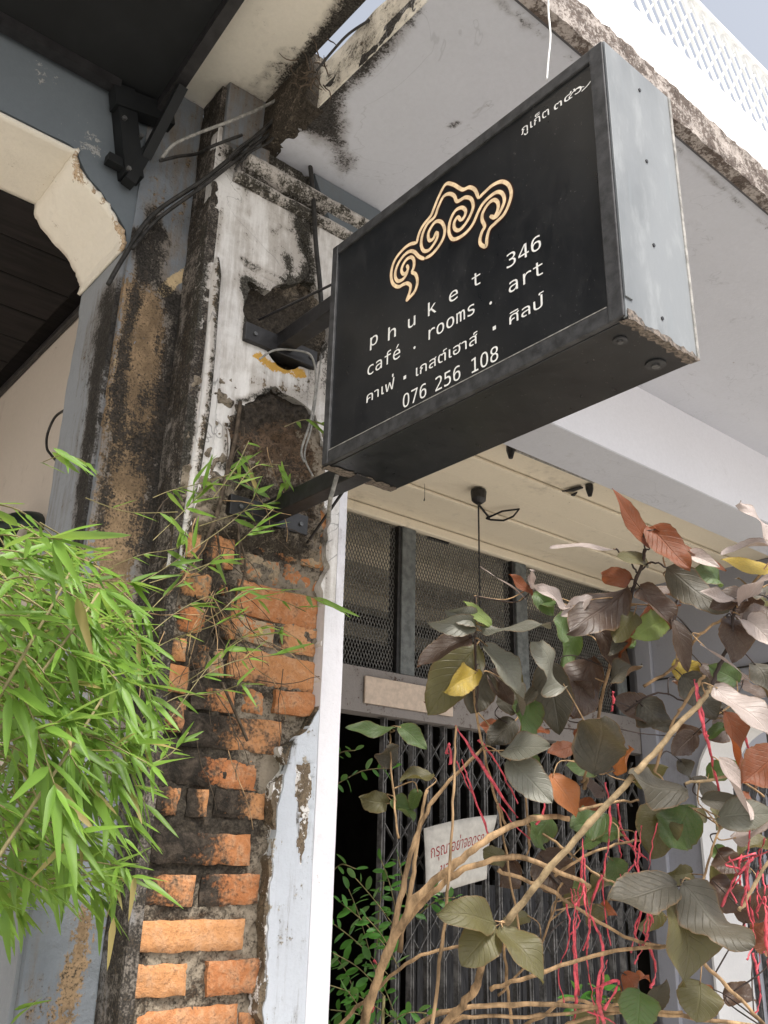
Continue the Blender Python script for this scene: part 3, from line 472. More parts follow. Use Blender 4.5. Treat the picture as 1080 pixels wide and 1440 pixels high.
# inner shop wall: side wall by the pillar, header, posts, mesh vents
ZH0, ZH1 = .562+E_, .742+E_
sheet('door_header', M['header'], house, 'Y', YW-.03, -1, 1.95, 4.3, ZH0, ZH1, .02, .09, height=lambda u, v: (fbm(u, v, 30, 4, 8)-.5)*.006)
pl = pz([(513,955),(632,975)], 'Y', YW-.04)
b = MB(); b.box(pl[0][0], 2.80, YW-.045, YW-.034, ZH0+.035, ZH1-.035, .003); b.build('blank_name_plate', M['plate'], house)
posts = [2.02, 2.545, 3.28, 4.05]
for i, x in enumerate(posts):
    b = MB(); b.box(x-.035, x+.045, YW-.028, YW+.05, ZH1+.002, ZC-.046, .004); b.build('window_post', M['post'], house)
    b = MB(); b.box(x-.052, x-.037, YW-.02, YW+.04, ZH1+.002, ZC-.046); b.build('window_post', M['steel_dark'], house)
def wire_mesh(x0, x1, z0, z1, y, sp=.0165, slope=2.1, r=.0013):
    mb = MB(); hgt = z1-z0; dx = hgt/slope
    for sg in (1, -1):
        k = x0-dx
        while k < x1+dx:
            a = [k, z0]; c = [k+dx, z1]
            if sg < 0: a[0], c[0] = k+dx, k
            t0, t1 = 0.0, 1.0; ddx = c[0]-a[0]
            for lim, lo in ((x0, True), (x1, False)):
                t = (lim-a[0])/ddx
                if (ddx > 0) == lo: t0 = max(t0, t)
                else: t1 = min(t1, t)
            if t1-t0 > .01:
                mb.bar((a[0]+ddx*t0, y+.001*sg, z0+hgt*t0), (a[0]+ddx*t1, y+.001*sg, z0+hgt*t1), r*2, r*2, (0, 1, 0))
            k += sp
    return mb
for i in range(3):
    w = wire_mesh(posts[i]+.045, posts[i+1]-.052, ZH1+.002, ZC-.046, YW+.005).build('vent_mesh', M['mesh'], house, recalc=False); tag(w, kind='stuff')
# dark room behind
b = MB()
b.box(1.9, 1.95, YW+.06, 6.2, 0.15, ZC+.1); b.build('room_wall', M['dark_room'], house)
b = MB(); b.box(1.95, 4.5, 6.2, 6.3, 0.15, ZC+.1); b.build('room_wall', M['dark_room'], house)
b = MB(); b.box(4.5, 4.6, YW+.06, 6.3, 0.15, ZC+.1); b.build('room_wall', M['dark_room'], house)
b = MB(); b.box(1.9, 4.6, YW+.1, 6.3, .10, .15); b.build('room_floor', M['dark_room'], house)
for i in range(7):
    b = MB(); b.box(1.95, 4.5, 3.0+i*.46, 3.0+i*.46+.45, ZC+.0+(.006 if i % 2 else 0), ZC+.03); b.build('room_ceiling_board', M['ceiling'] if i < 3 else M['dark_room'], house)  # rear boards in a dark colour: the room's deep shade is painted on
for i in range(3):
    b = MB(); b.box(1.95, 4.5, 3.35+i*.62, 3.42+i*.62, ZC-.09, ZC-.002); b.build('room_joist', M['ceiling'], house)
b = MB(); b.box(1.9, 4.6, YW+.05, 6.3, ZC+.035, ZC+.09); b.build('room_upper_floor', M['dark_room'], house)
# right end of the shop wall and the cross wall with an arch
b = MB(); b.box(4.30, 5.5, YW-.02, YW+.1, .15, ZC); b.build('wall', M['crosswall'], house)
XC = 4.2; ya, yb_ = 1.93, 2.62; yc = (ya+yb_)/2; rr = (yb_-ya)/2; zsp = .36+E_
poly = [(YW-.002, .15), (YW-.002, ZC), (YB+.22, ZC), (YB+.22, .15), (ya, .15), (ya, zsp)]
for k in range(1, 20): poly.append((yc-rr*math.cos(math.pi*k/20), zsp+rr*math.sin(math.pi*k/20)))
poly += [(yb_, zsp), (yb_, .15)]
b = MB(); b.prism(poly, 'X', XC, XC+.30); b.build('cross_wall', M['crosswall'], house)
b = MB(); b.box(XC-.03, XC-.002, YW-.13, YW-.035, .15, ZC-.02, .004); b.build('wall_pilaster', M['crosswall'], house)
arc = [(ya+.002, .15), (ya+.002, zsp)] + [(yc-(rr-.002)*math.cos(math.pi*k/20), zsp+(rr-.002)*math.sin(math.pi*k/20)) for k in range(1, 20)] + [(yb_-.002, zsp), (yb_-.002, .15)]
arc2 = [(yc+(y-yc)*.965, z if z < zsp else zsp+(z-zsp)*.965) for y, z in arc]
b = MB(); 
for i in range(len(arc)-1):
    (y0, z0), (y1, z1), (y2, z2), (y3, z3) = arc[i], arc[i+1], arc2[i+1], arc2[i]
    b.add([(x, y, z) for x in (XC-.012, XC+.31) for y, z in ((y0, z0), (y1, z1), (y2, z2), (y3, z3))], [(0,1,2,3),(7,6,5,4),(0,4,5,1),(1,5,6,2),(2,6,7,3),(3,7,4,0)])
b.build('arch_lining', M['archwhite'], house)
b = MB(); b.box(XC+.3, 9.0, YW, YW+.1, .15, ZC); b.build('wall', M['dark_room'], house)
b = MB(); b.box(XC+.3, 9.0, YB+.2, YW+.1, ZC, ZC+.05); b.build('ceiling_board', M['ceiling'], house)
b = MB(); b.box(XC-.014, XC-.006, 1.95, YW-.03, .93+E_, .938+E_); tag(b.build('wall_cable', M['cable'], None), 'thin black cable running level across the blue cross wall', 'cable')

# ------------------------------------------------------------------ neighbouring house on the left
nb = thing('neighbouring_shophouse', 'blue grey shophouse front with cream scalloped lintel left of the pillar', 'building', (0, 2.2, 0))
ZN = 1.782+E_
S = [st(0, [(430,100),(470,40),(500,0)], .034, 1.5, 'Z', ZN), st(0, [(400,140),(430,100)], .05, 1.0, 'Z', ZN), st(0, [(300,160),(340,130)], .02, .3, 'Z', ZN), st(0, [(350,135),(420,40)], .006, .4, 'Z', ZN)]
sheet('eaves_soffit', M['cream_soffit'], nb, 'Z', ZN, -1, -2.5, .897, .87, YB+.02, .02, .09, strokes=S, height=lambda u, v: (fbm(u, v, 6, 3, 13)-.5)*.005)
ZL = 1.47+E_
cor = pz([(115,210),(112,222),(118,240),(135,262),(152,282),(168,305),(177,325),(180,338),(178,350)], 'Y', YB)
xr = .645
cor = [(min(u, xr-.004), v) for u, v in cor]
prof = [(-2.5, ZN-.002), (-2.5, ZL), (cor[0][0]-.012, ZL)] + cor[0:] + [(xr, cor[-1][1]-.01), (xr, ZN-.002)]
YL2 = YB+.235
S = [st(1, [(60,100),(75,115)], .03, .4, 'Y', YB), st(1, [(120,190),(150,205)], .05, .45, 'Y', YB), st(0, [(160,200),(200,260)], .03, .25, 'Y', YB)]
sheet('lintel_face', M['lintel'], nb, 'Y', YB, -1, -2.5, xr, cor[-1][1], ZN-.002, .0125, .02, strokes=S, height=lambda u, v: (fbm(u, v, 9, 3, 23)-.5)*.005,
      inside=lambda u, v: in_poly(u, v, prof))
body = MB(); body.prism([(u, v+.003) for u, v in prof], 'Y', YB+.021, YL2); body.build('lintel_core', M['lintel'], nb)
# cream lining under the lintel with the scalloped bracket end
so = MB(); line = [(-2.5, ZL), (cor[0][0]-.012, ZL)] + cor
line = [(p.x, p.z) for p in smooth_pts([(u, 0, v) for u, v in line[1:]], 4)]; line = [(-2.5, ZL)]+line
rr_ = random.Random(3); vs = []; ny = 14
def lin_off(i): return 0.0
for i, (u, v) in enumerate(line):
    for k in range(ny+1):
        y = YB-.004 + (YL2+.006-YB)*k/ny
        j = (rr_.random()-.5)*(.004 if i > 2 else .0012)
        vs.append((u-.006+j, y if k else y+(rr_.random()-.5)*.008, v-.006+j))
fs = [(i*(ny+1)+k, (i+1)*(ny+1)+k, (i+1)*(ny+1)+k+1, i*(ny+1)+k+1) for i in range(len(line)-1) for k in range(ny)]
so.add(vs, fs); o = so.build('lintel_soffit', M['cream_soffit'], nb, smooth=True)
ca = o.data.color_attributes.new('stain', 'FLOAT_COLOR', 'POINT')
for i, vv in enumerate(o.data.vertices):
    e = math.exp(-((vv.co.y-YB)/.02)**2) if vv.co.x > cor[0][0]-.01 else 0.0
    ca.data[i].color = (.1*e, .75*e, .25*e, 1)
sm = o.modifiers.new('thick', 'SOLIDIFY'); sm.thickness = .008; sm.offset = -1
# inside of the neighbour's walkway
for i in range(8):
    b = MB(); b.box(-2.5, .70, YL2+.0+i*.16, YL2+.155+i*.16, ZC+.0, ZC+.03, .004); b.build('ceiling_board', M['darkwood'], nb)
b = MB(); b.box(-2.5, 1.2, YB+.24, 3.3, ZC+.034, ZC+.1); b.build('upper_floor', M['darkwood'], nb)
sheet('party_wall', M['beige'], nb, 'X', .752, -1, YL2-.1, 3.25, .15, ZC-.002, .04, .3, height=lambda u, v: (fbm(u, v, 4, 3, 33)-.5)*.004)
b = MB(); b.box(-2.5, 1.1, 3.2, 3.3, .15, ZC); b.build('wall', M['beige'], nb)
b = MB(); b.tube([(.742, 1.95, ZC-.012), (.742, 3.2, ZC-.012)], .011, 8); b.build('ceiling_trim', M['iron'], nb)

# ------------------------------------------------------------------ dark awning over the left bay
aw = thing('folded_awning', 'black folded awning panel hung above the blue grey wall at upper left', 'awning', (.3, 1.68, 1.64+E_))
def awz(y): return 1.665+E_+(YB-y)*.22
b = MB()
vs = []
for x in (-2.4, .645):
    for y in (YB-.006, 1.18):
        vs += [(x, y, awz(y)), (x, y, min(awz(y)+.012, ZN-.004))]
b.add(vs, [(0,2,3,1),(4,5,7,6),(0,4,6,2),(1,3,7,5),(0,1,5,4),(2,6,7,3)]); b.build('panel', M['canopy'], aw)
b = MB(); b.bar((.655, YB-.03, awz(YB-.03)-.012), (.655, 1.19, awz(1.19)-.012), .028, .035); b.build('side_bar', M['iron'], aw)
b = MB(); b.bar((-2.4, YB-.03, awz(YB)-.002), (.55, YB-.03, awz(YB)-.002), .03, .025); b.build('wall_bar', M['iron'], aw)
p = [at(x, y, 'Y', YB-.022) for x, y in ((172,128),(184,252))]
b = MB(); b.bar(p[0], p[1], .045, .04, (0, 1, 0)); b.build('bracket', M['canopy'], aw)
q = [at(x, y, 'Y', YB-.024) for x, y in ((150,222),(186,241))]
b = MB(); b.bar(q[0], q[1], .022, .024, (0, 1, 0)); b.build('bracket', M['canopy'], aw)
b = MB(); b.bar(at(256,122,'Y',1.56), at(204,222,'Y',YB-.03), .022, .034, (0, 1, 0)); b.build('bracket', M['canopy'], aw)
b = MB(); b.bar(at(204,215,'Y',YB-.028), at(180,258,'Y',YB-.028), .026, .03, (0, 1, 0)); b.build('bracket', M['canopy'], aw)
b = MB(); b.bar(at(158,138,'Y',YB-.03), at(240,168,'Y',YB-.03), .05, .036, (0, 1, 0)); b.build('bracket', M['canopy'], aw)
for x, y in ((176,165),(200,190),(182,236)):
    p_ = at(x, y, 'Y', YB-.048); b = MB(); b.tube([p_, p_+Vector((0, .012, 0))], .006, 6); b.build('bolt', M['screw'], aw)

# ------------------------------------------------------------------ the pillar
pil = thing('brick_pillar', 'old pillar with peeling white plaster over exposed orange bricks, beside the hanging sign', 'pillar', (1.0, 1.75, 0))
XL, XR, YF = .776, 1.205, 1.60
core = MB(); core.box(XL+.012, XR-.004, YF+.05, YB+.24, .15, ZS-.002); core.build('core', M['mortar'], pil)
P = lambda pts: pz(pts, 'Y', YF)
brick_zone = P([(262,792),(268,745),(280,695),(300,655),(308,662),(318,668),(322,640),(324,600),(333,572),(345,566),(362,560),(385,551),(402,558),(425,570),(441,588),(452,618),(462,690),(461,760),(457,900),(452,990),(440,1010),(425,1030),(405,1045),(396,1075),(386,1120),(378,1200),(373,1300),(366,1445),(365,1700),(40,1700),(80,1440),(120,1290),(140,1200),(170,1060),(190,950),(215,840),(238,800)])
cavity = P([(345,400),(351,394),(362,405),(376,412),(395,404),(412,400),(432,392),(446,398),(457,430),(462,470),(455,500),(440,522),(425,516),(408,522),(392,512),(372,492),(352,474),(346,440)])
def pl_inside(u, v):
    n1 = (fbm(u, v, 22, 5, 41)-.5)*.05; n2 = (fbm(u, v, 22, 5, 57)-.5)*.05
    return ~in_poly(u+n1, v+n2, brick_zone) & ~in_poly(u+n1*.8, v+n2*.8, cavity)
def pl_height(u, v):
    h = (fbm(u, v, 7, 4, 11)-.5)*.010 + (fbm(u, v, 60, 3, 12)-.5)*.003
    for pts, w, d in GROOVES: h = h - d*np.exp(-(seg_dist(u, v, pts)/w)**2)
    return h
GROOVES = [(P([(425,330),(440,380),(420,420),(410,440)]), .006, .012), (P([(345,372),(395,400),(415,402)]), .004, .008), (P([(390,180),(415,220),(432,250),(440,330)]), .005, .010),
           (P([(312,380),(312,520),(300,660)]), .004, .006)]
Q = lambda ch, pts, w, s_: st(ch, pts, w, s_, 'Y', YF)
S = [Q(0, [(325,222),(340,222),(385,255),(420,275)], .026, 1.1), Q(0, [(350,205),(415,240),(440,262),(500,300)], .02, .9), Q(0, [(375,150),(395,190),(430,240)], .03, 1.0), Q(0, [(330,200),(380,240),(440,280)], .05, .45), Q(0, [(420,280),(430,400)], .035, .4), Q(0, [(340,300),(350,420)], .03, .25), Q(0, [(390,290),(395,380)], .03, .3), Q(0, [(440,250),(445,300),(432,330),(440,370),(425,410),(410,425)], .022, .9),
     Q(0, [(418,310),(424,345)], .018, .8), Q(0, [(405,365),(410,392),(412,430)], .014, .8), Q(0, [(345,400),(360,405),(440,400)], .022, .8), Q(0, [(350,395),(346,470)], .008, .9),
     Q(0, [(460,420),(462,560)], .02, .7), Q(0, [(340,365),(410,398)], .006, .6), Q(1, [(360,540),(400,545),(435,540)], .03, .45), Q(2, [(362,500),(385,516),(425,526)], .020, .80), Q(0, [(345,400),(350,440),(346,475)], .010, 1.2), Q(0, [(440,500),(440,560)], .02, .6),
     Q(0, [(365,540),(430,560)], .02, .35), Q(0, [(325,600),(335,565),(385,548),(440,585)], .008, .9), Q(0, [(316,600),(318,660),(300,652)], .008, .8),
     Q(0, [(310,300),(305,350)], .01, .35), Q(0, [(345,250),(350,300)], .008, .45), Q(0, [(380,320),(385,330),(395,318),(410,325)], .006, .5), Q(1, [(300,400),(296,560),(285,650)], .012, .35),
     Q(0, [(280,500),(262,660)], .012, .9), Q(0, [(490,265),(505,300),(470,290)], .015, .6), Q(0, [(455,1000),(440,1010),(415,1030),(400,1055)], .014, 1.0), Q(0, [(462,700),(458,900),(450,1000)], .004, .5),
     Q(0, [(470,480),(466,600)], .012, .45), Q(1, [(424,1060),(432,1100),(420,1130),(424,1200)], .03, 1.0), Q(0, [(420,1100),(420,1200)], .012, .5), Q(1, [(452,995),(440,1010),(425,1030),(405,1045),(396,1075),(386,1120),(378,1200),(373,1300),(366,1445)], .014, 1.1), Q(0, [(386,1120),(378,1200),(373,1300),(366,1445)], .006, .5), Q(1, [(262,792),(280,695),(300,655)], .006, .9), Q(1, [(250,700),(235,790)], .02, .8), Q(0, [(292,300),(284,400),(276,480),(258,620),(236,770)], .014, 1.2), Q(1, [(292,300),(276,480),(258,620),(236,770)], .014, .5), Q(0, [(330,190),(360,170)], .02, .3), Q(0, [(300,230),(300,330)], .015, .35)]
sheet('white_plaster', M['plaster'], pil, 'Y', YF, -1, XL, XR, .15, ZS-.003, .0052, .030, inside=lambda u, v: pl_inside(u, v) & ~((v < 1.05+E_*0+.53+E_*0) & (u > 9)), height=pl_height, strokes=S)
# pale blue lower plaster and white corner bead sit a little proud on the right
bz = P([(449,998),(442,1008),(428,1030),(412,1046),(402,1075),(392,1120),(384,1200),(378,1300),(371,1445),(370,1700),(500,1700),(500,990)])
S = [Q(1, [(424,1060),(432,1100),(420,1130),(424,1200)], .010, .55), Q(0, [(422,1100),(417,1150),(424,1195)], .004, .8), Q(0, [(412,1040),(400,1080)], .012, .6), Q(1, [(385,1120),(378,1250),(372,1440)], .006, .6)]
sheet('blue_plaster', M['blueplaster'], pil, 'Y', YF-.004, -1, XL+.2, XR-.05, .15, 1.05+E_, .0055, .02, inside=lambda u, v: in_poly(u+(fbm(u, v, 30, 3, 71)-.5)*.02, v+(fbm(u, v, 30, 3, 75)-.5)*.02, bz),
      height=lambda u, v: (fbm(u*2.5, v*.6, 12, 4, 77)-.5)*.006 - .006*(in_poly(u+(fbm(u, v, 40, 3, 71)-.5)*.01, v, P([(418,1075),(436,1070),(438,1110),(430,1180),(424,1215),(417,1190),(421,1150),(414,1110)]))), strokes=S)
sheet('corner_bead', M['bead'], pil, 'Y', YF-.007, -1, XR-.052, XR+.002, .15, .53+E_, .006, .12, height=lambda u, v: (fbm(u, v, 12, 3, 81)-.5)*.003+.003*np.sin((u-XR+.05)/.05*3.14))
sheet('corner_bead', M['bead'], pil, 'Y', YF-.002, -1, XR-.020, XR+.001, .535+E_, ZB+.1, .006, .12, height=lambda u, v: (fbm(u, v, 12, 3, 82)-.5)*.004, base=(.2, 0, 0))
# rounded moulding down the left edge
mp = smooth_pts([at(x, y, 'Y', YF-.004) for x, y in ((306,362),(301,420),(295,500),(287,580),(276,650),(262,740),(252,800))], 6)
rs = [.0120*min(1, (.25+i*.25)) * (1.0 if i < 25 else max(.3, 1-(i-25)*.07)) for i in range(len(mp))]
b = MB(); b.tube(mp, rs, 10); o = b.build('edge_moulding', M['plaster'], pil, smooth=True)
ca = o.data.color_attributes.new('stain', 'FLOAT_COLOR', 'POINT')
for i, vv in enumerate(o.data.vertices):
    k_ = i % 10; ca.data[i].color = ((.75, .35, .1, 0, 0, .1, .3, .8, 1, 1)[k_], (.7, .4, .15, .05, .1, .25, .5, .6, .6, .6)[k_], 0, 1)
# capital: mouldings and block
def mould(z0, z1, dep, prof_n=8, x0=XL-.012, x1=XR+.012, name='capital_moulding'):
    mb = MB(); ring = []
    for k in range(prof_n+1):
        a = math.pi*k/prof_n; ring.append((YF-.002-dep*math.sin(a), z0+(z1-z0)*(1-math.cos(a))/2))
    nx = 46; vs = []; fs = []
    for i in range(nx+1):
        x = x0+(x1-x0)*i/nx
        for y, z in ring:
            j = float(fbm(np.array([x]), np.array([z]), 30, 3, 91)[0])-.5
            vs.append((x, y+j*.012, z+j*.004))
    m_ = prof_n+1
    fs = [(i*m_+k, (i+1)*m_+k, (i+1)*m_+k+1, i*m_+k+1) for i in range(nx) for k in range(prof_n)]
    fs += [tuple(range(m_)), tuple(nx*m_+k for k in reversed(range(m_)))]
    mb.add(vs, fs); o = mb.build(name, M['plaster'], pil, smooth=True)
    ca = o.data.color_attributes.new('stain', 'FLOAT_COLOR', 'POINT')
    for i, vv in enumerate(o.data.vertices):
        under = 1 if vv.co.z < (z0+z1)/2 else 0
        ca.data[i].color = (.55+.6*under*float(fbm(np.array([vv.co.x]), np.array([vv.co.z]), 9, 2, 5)[0]), .2, 0, 1)
mould(1.545+E_, 1.590+E_, .040, x0=XL+.07); mould(1.505+E_, 1.535+E_, .022, x0=XL+.05)
sheet('capital_block', M['greypaint'], pil, 'Y', YF-.012, -1, XL+.012, XL+.14, 1.60+E_, ZN-.003, .008, .09, height=lambda u, v: (fbm(u, v, 10, 3, 92)-.5)*.008, base=(.15, .1, 0))
b = MB(); b.prism([(XR-.10, 1.52+E_), (XR+.05, 1.52+E_), (XR+.085, 1.56+E_), (XR+.085, ZS-.035), (XR+.06, ZS-.003), (XR-.16, ZS-.003)], 'Y', YF-.02, YB); b.build('capital_block', M['lintel'], pil)
# inner pilaster faces on the left
q = lambda ch, pts, w, s_: st(ch, pts, w, s_, 'Y', YB)
S = [q(0, [(190,330),(200,380),(175,480),(160,600),(140,740)], .020, .85), q(1, [(190,400),(178,520),(165,640),(160,760),(140,900)], .040, .9), q(1, [(215,430),(205,520),(200,640),(190,740)], .03, .38),
     q(2, [(228,412),(245,395),(262,385)], .020, 1.1), q(2, [(163,500),(160,530)], .010, .6), q(0, [(222,330),(215,390),(240,420),(255,430)], .028, .75), q(0, [(245,430),(232,560),(205,740),(180,900),(150,1100)], .026, .55),
     q(0, [(210,300),(225,330)], .02, .6), q(1, [(215,600),(190,700),(180,760),(160,900)], .08, .55), q(1, [(225,440),(210,560)], .05, .4), q(0, [(200,560),(190,650)], .04, .5), q(0, [(235,440),(215,600),(195,760)], .05, .35), q(1, [(235,470),(205,640)], .05, .25), q(0, [(262,420),(240,600),(215,780),(190,950)], .02, .8), q(1, [(120,1290),(90,1440)], .02, .8), q(1, [(175,1200),(150,1440)], .022, .7), q(0, [(190,1100),(160,1440)], .012, .6)]
sheet('pilaster_face', M['greypaint'], pil, 'Y', YB-.004, -1, .641, XL+.002, .15, ZS+.12, .0055, .03, strokes=S,
      height=lambda u, v: (fbm(u, v, 10, 4, 101)-.5)*.010+(fbm(u, v, 45, 3, 102)-.5)*.006)
sx = lambda ch, pts, w, s_: st(ch, pts, w, s_, 'X', .632)
S = [sx(0, [(150,420),(140,500),(128,600),(112,740),(95,850)], .05, 1.25), sx(0, [(165,430),(158,480)], .04, 1.2), sx(0, [(130,745),(120,850)], .05, .9)]
sheet('pilaster_side', M['greyside'], pil, 'X', .632, -1, YB+.012, YL2, .15, cor[-1][1]+.02, .007, .03, strokes=S, height=lambda u, v: (fbm(u, v, 8, 4, 111)-.5)*.010)
sheet('pillar_side', M['greypaint'], pil, 'X', XL, -1, YF, YB-.006, .15, ZS+.12, .0065, .025, base=(.8, .45, 0), height=lambda u, v: (fbm(u, v, 14, 4, 121)-.5)*.008)
b = MB(); b.box(.66, XL-.02, YB+.03, YL2-.01, .15, ZS); b.build('core', M['mortar'], pil)
# mortar bed seen between the bricks
S = [Q(0, [(250,1120),(330,1130)], .05, .6), Q(0, [(230,1200),(330,1190)], .04, .35), Q(0, [(320,760),(420,770)], .04, .5), Q(0, [(370,580),(420,570)], .03, .7), Q(0, [(300,850),(310,960),(290,1050)], .04, .7), Q(0, [(265,900),(240,1050),(215,1180)], .02, .6), Q(1, [(370,600),(400,680)], .07, .5), Q(0, [(340,590),(380,560),(430,590)], .03, .8), Q(1, [(340,620),(400,600),(430,640)], .05, .6), Q(0, [(330,640),(345,690),(420,690)], .025, .6), Q(0, [(370,430),(440,440)], .05, 1.3), Q(0, [(370,480),(440,490)], .04, 1.2), Q(0, [(300,790),(310,900),(300,1050)], .05, .5), Q(0, [(260,1080),(300,1160),(260,1250)], .07, .6), Q(0, [(200,1300),(180,1440)], .02, .9), Q(0, [(230,1100),(300,1120),(340,1150)], .05, .7), Q(0, [(220,1190),(330,1225)], .035, .6), Q(0, [(270,1000),(300,1060)], .06, .6), Q(0, [(330,880),(440,905)], .012, .5), Q(0, [(330,825),(450,850)], .012, .5), Q(0, [(320,970),(440,975)], .012, .5)]  # cavity and under-bracket strokes: mould plus shade put into the colour
def mo_h(u, v):
    h = (fbm(u, v, 16, 5, 131)-.5)*.022 + (fbm(u, v, 80, 3, 132)-.5)*.015
    up_ = 1/(1+np.exp(-(v-(.60+E_))/.02))
    cv = in_poly(u, v, cavity); up2 = up_*(1-1/(1+np.exp(-(v-(.985+E_+.02*np.sin(u*60)))/.008)))
    capm = up2*np.clip((v-(.62+E_))/.03, 0, 1)*np.clip((XR-.05-u)/.02, 0, 1)
    return np.where(cv, -.008+h*1.1, h + capm*(.020+.022*fbm(u, v, 12, 4, 133)+.030*np.abs(fbm(u, v, 30, 4, 134)-.5)*2-.012))
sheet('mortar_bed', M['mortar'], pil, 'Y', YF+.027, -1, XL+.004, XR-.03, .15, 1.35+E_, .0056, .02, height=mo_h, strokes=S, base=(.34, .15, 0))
# bricks: left, right, top and bottom as they lie in the wall, with how far black mould has crept over them
BR = [(190,341,1294,1338,.0,0), (174,263,1355,1402,.0,0), (290,364,1350,1399,.0,0), (160,334,1419,1466,.0,0), (338,372,1425,1470,.0,.3),
      (198,275,1231,1274,.6,0), (283,365,1231,1274,.55,0), (213,352,1172,1216,.85,0), (222,254,1107,1148,.6,.35), (262,292,1110,1148,.75,.3), (303,374,1112,1150,.9,0),
      (226,362,1062,1104,.85,0), (256,395,1008,1056,.75,0), (386,443,972,1008,.0,0), (340,372,966,1004,.15,.4), (322,446,915,966,.0,.1), (398,449,876,921,.0,0), (330,388,868,905,.1,.7),
      (334,449,824,876,.0,.05), (398,452,793,828,.1,.5), (340,396,778,818,.3,.7), (356,457,748,792,.55,.6), (424,461,700,754,.0,0), (330,420,690,742,.7,.4), (386,450,650,695,.3,.8), (330,380,640,690,.6,.8),
      (273,309,674,706,.0,.5), (268,302,712,742,.0,.5), (258,285,744,785,.0,.1), (288,330,750,800,.55,.2), (250,300,800,842,.3,.4), (245,290,850,892,.35,.5), (240,262,896,930,.3,.3), (230,265,933,976,.05,.1), (268,318,905,950,.6,.5), (226,262,985,1030,.5,.3),
      (360,420,590,632,.6,.8), (425,452,610,650,.5,.8), (268,330,965,1002,.6,.3), (303,332,840,900,.7,.3), (300,326,820,838,.6,.4)]
import bmesh
for k, (x0, x1, y0, y1, blk, crust) in enumerate(BR):
    a = at(x0, (y0+y1)/2, 'Y', YF+.02); c = at(x1, (y0+y1)/2, 'Y', YF+.02); t_ = at((x0+x1)/2, y0, 'Y', YF+.02); d = at((x0+x1)/2, y1, 'Y', YF+.02)
    if y1 < 1010: d.z += (t_.z-d.z)*.05; t_.z -= (t_.z-d.z)*.05
    rb = random.Random(100+k); ux, uz = c.x-a.x, t_.z-d.z
    nx, nz = max(5, int(ux/.008)), max(5, int(uz/.008)); yf = YF+.016+rb.uniform(-.004, .005)+(.006 if crust > .3 else 0)
    slope = rb.uniform(-.03, .03)
    bm = bmesh.new(); top = {}
    X = np.linspace(0, 1, nx+1); Z = np.linspace(0, 1, nz+1); GX, GZ = np.meshgrid(X, Z, indexing='ij')
    wx = a.x+GX*ux+(fbm(GX*ux+k, GZ*uz, 45, 3, 150)-.5)*.006; wz = d.z+GZ*uz+(fbm(GX*ux+k, GZ*uz, 40, 3, 151)-.5)*.007 + GX*ux*slope
    edge = np.minimum(np.minimum(GX, 1-GX)*ux, np.minimum(GZ, 1-GZ)*uz)
    hy = yf+.005*np.exp(-edge/.0014) - (fbm(GX*ux+k*3, GZ*uz, 60, 4, 152)-.5)*.009
    for i in range(nx+1):
        for j in range(nz+1): top[i, j] = bm.verts.new((wx[i, j], hy[i, j], wz[i, j]))
    for i in range(nx):
        for j in range(nz): bm.faces.new((top[i, j], top[i+1, j], top[i+1, j+1], top[i, j+1]))
    bl = [top[i, 0] for i in range(nx+1)]+[top[nx, j] for j in range(1, nz+1)]+[top[i, nz] for i in range(nx-1, -1, -1)]+[top[0, j] for j in range(nz-1, 0, -1)]
    bk = [bm.verts.new((v.co.x, YF+.075, v.co.z)) for v in bl]
    for i in range(len(bl)): bm.faces.new((bl[(i+1) % len(bl)], bl[i], bk[i], bk[(i+1) % len(bl)]))
    bm.faces.new(bk)
    bmesh.ops.recalc_face_normals(bm, faces=bm.faces)
    me = bpy.data.meshes.new('brick'); bm.to_mesh(me); bm.free()
    ca = me.color_attributes.new('stain', 'FLOAT_COLOR', 'POINT')
    for i, v in enumerate(me.vertices):
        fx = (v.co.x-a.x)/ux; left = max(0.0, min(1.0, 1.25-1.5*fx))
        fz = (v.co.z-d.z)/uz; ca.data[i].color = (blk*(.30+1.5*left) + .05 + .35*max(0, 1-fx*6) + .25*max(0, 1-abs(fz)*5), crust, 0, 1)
    me.polygons.foreach_set('use_smooth', [True]*len(me.polygons))
    try: me.set_sharp_from_angle(angle=math.radians(45))
    except Exception: pass
    link('brick', me, M['brick'], pil)
# ------------------------------------------------------------------ hanging sign
sg = thing('hanging_sign', 'black box sign with cream swirl emblem and white lettering, bracketed to the pillar', 'sign', (.996, 1.29, 2.53))
X0, X1, Y0, Y1, Z0, Z1 = .910, 1.084, .608, 1.288, .691+E_, 1.181+E_
b = MB(); b.box(X0+.008, X1-.006, Y0+.006, Y1-.004, Z0+.006, Z1-.006); b.build('box_body', M['black'], sg)
b = MB(); b.box(X0+.0045, X0+.0075, Y0+.014, Y1-.012, Z0+.022, Z1-.016); b.build('face_panel', M['black'], sg)
b = MB(); b.box(X0, X0+.010, Y0+.002, Y1, Z0, Z0+.026, .0015); b.build('frame_strip', M['black_tape'], sg)
b = MB(); b.box(X0, X0+.010, Y0+.002, Y1, Z1-.022, Z1, .0015); b.build('frame_strip', M['black_tape'], sg)
b = MB(); b.box(X0-.001, X0+.009, Y0+.001, Y0+.026, Z0+.0005, Z1-.0005, .0015); b.build('frame_strip', M['black_tape'], sg)
b = MB(); b.box(X0-.001, X0+.009, Y1-.016, Y1+.001, Z0+.0005, Z1-.0005, .0015); b.build('frame_strip', M['black_tape'], sg)
b = MB(); b.box(X0-.0004, X0+.001, Y0+.028, Y1-.018, Z0+.0255, Z0+.0270); b.build('scuffed_edge', M['cable_grey'], sg)
b = MB(); b.box(X0+.0105, X1, Y0+.002, Y1, Z0-.001, Z0+.0055, .001); b.build('bottom_panel', M['black'], sg)
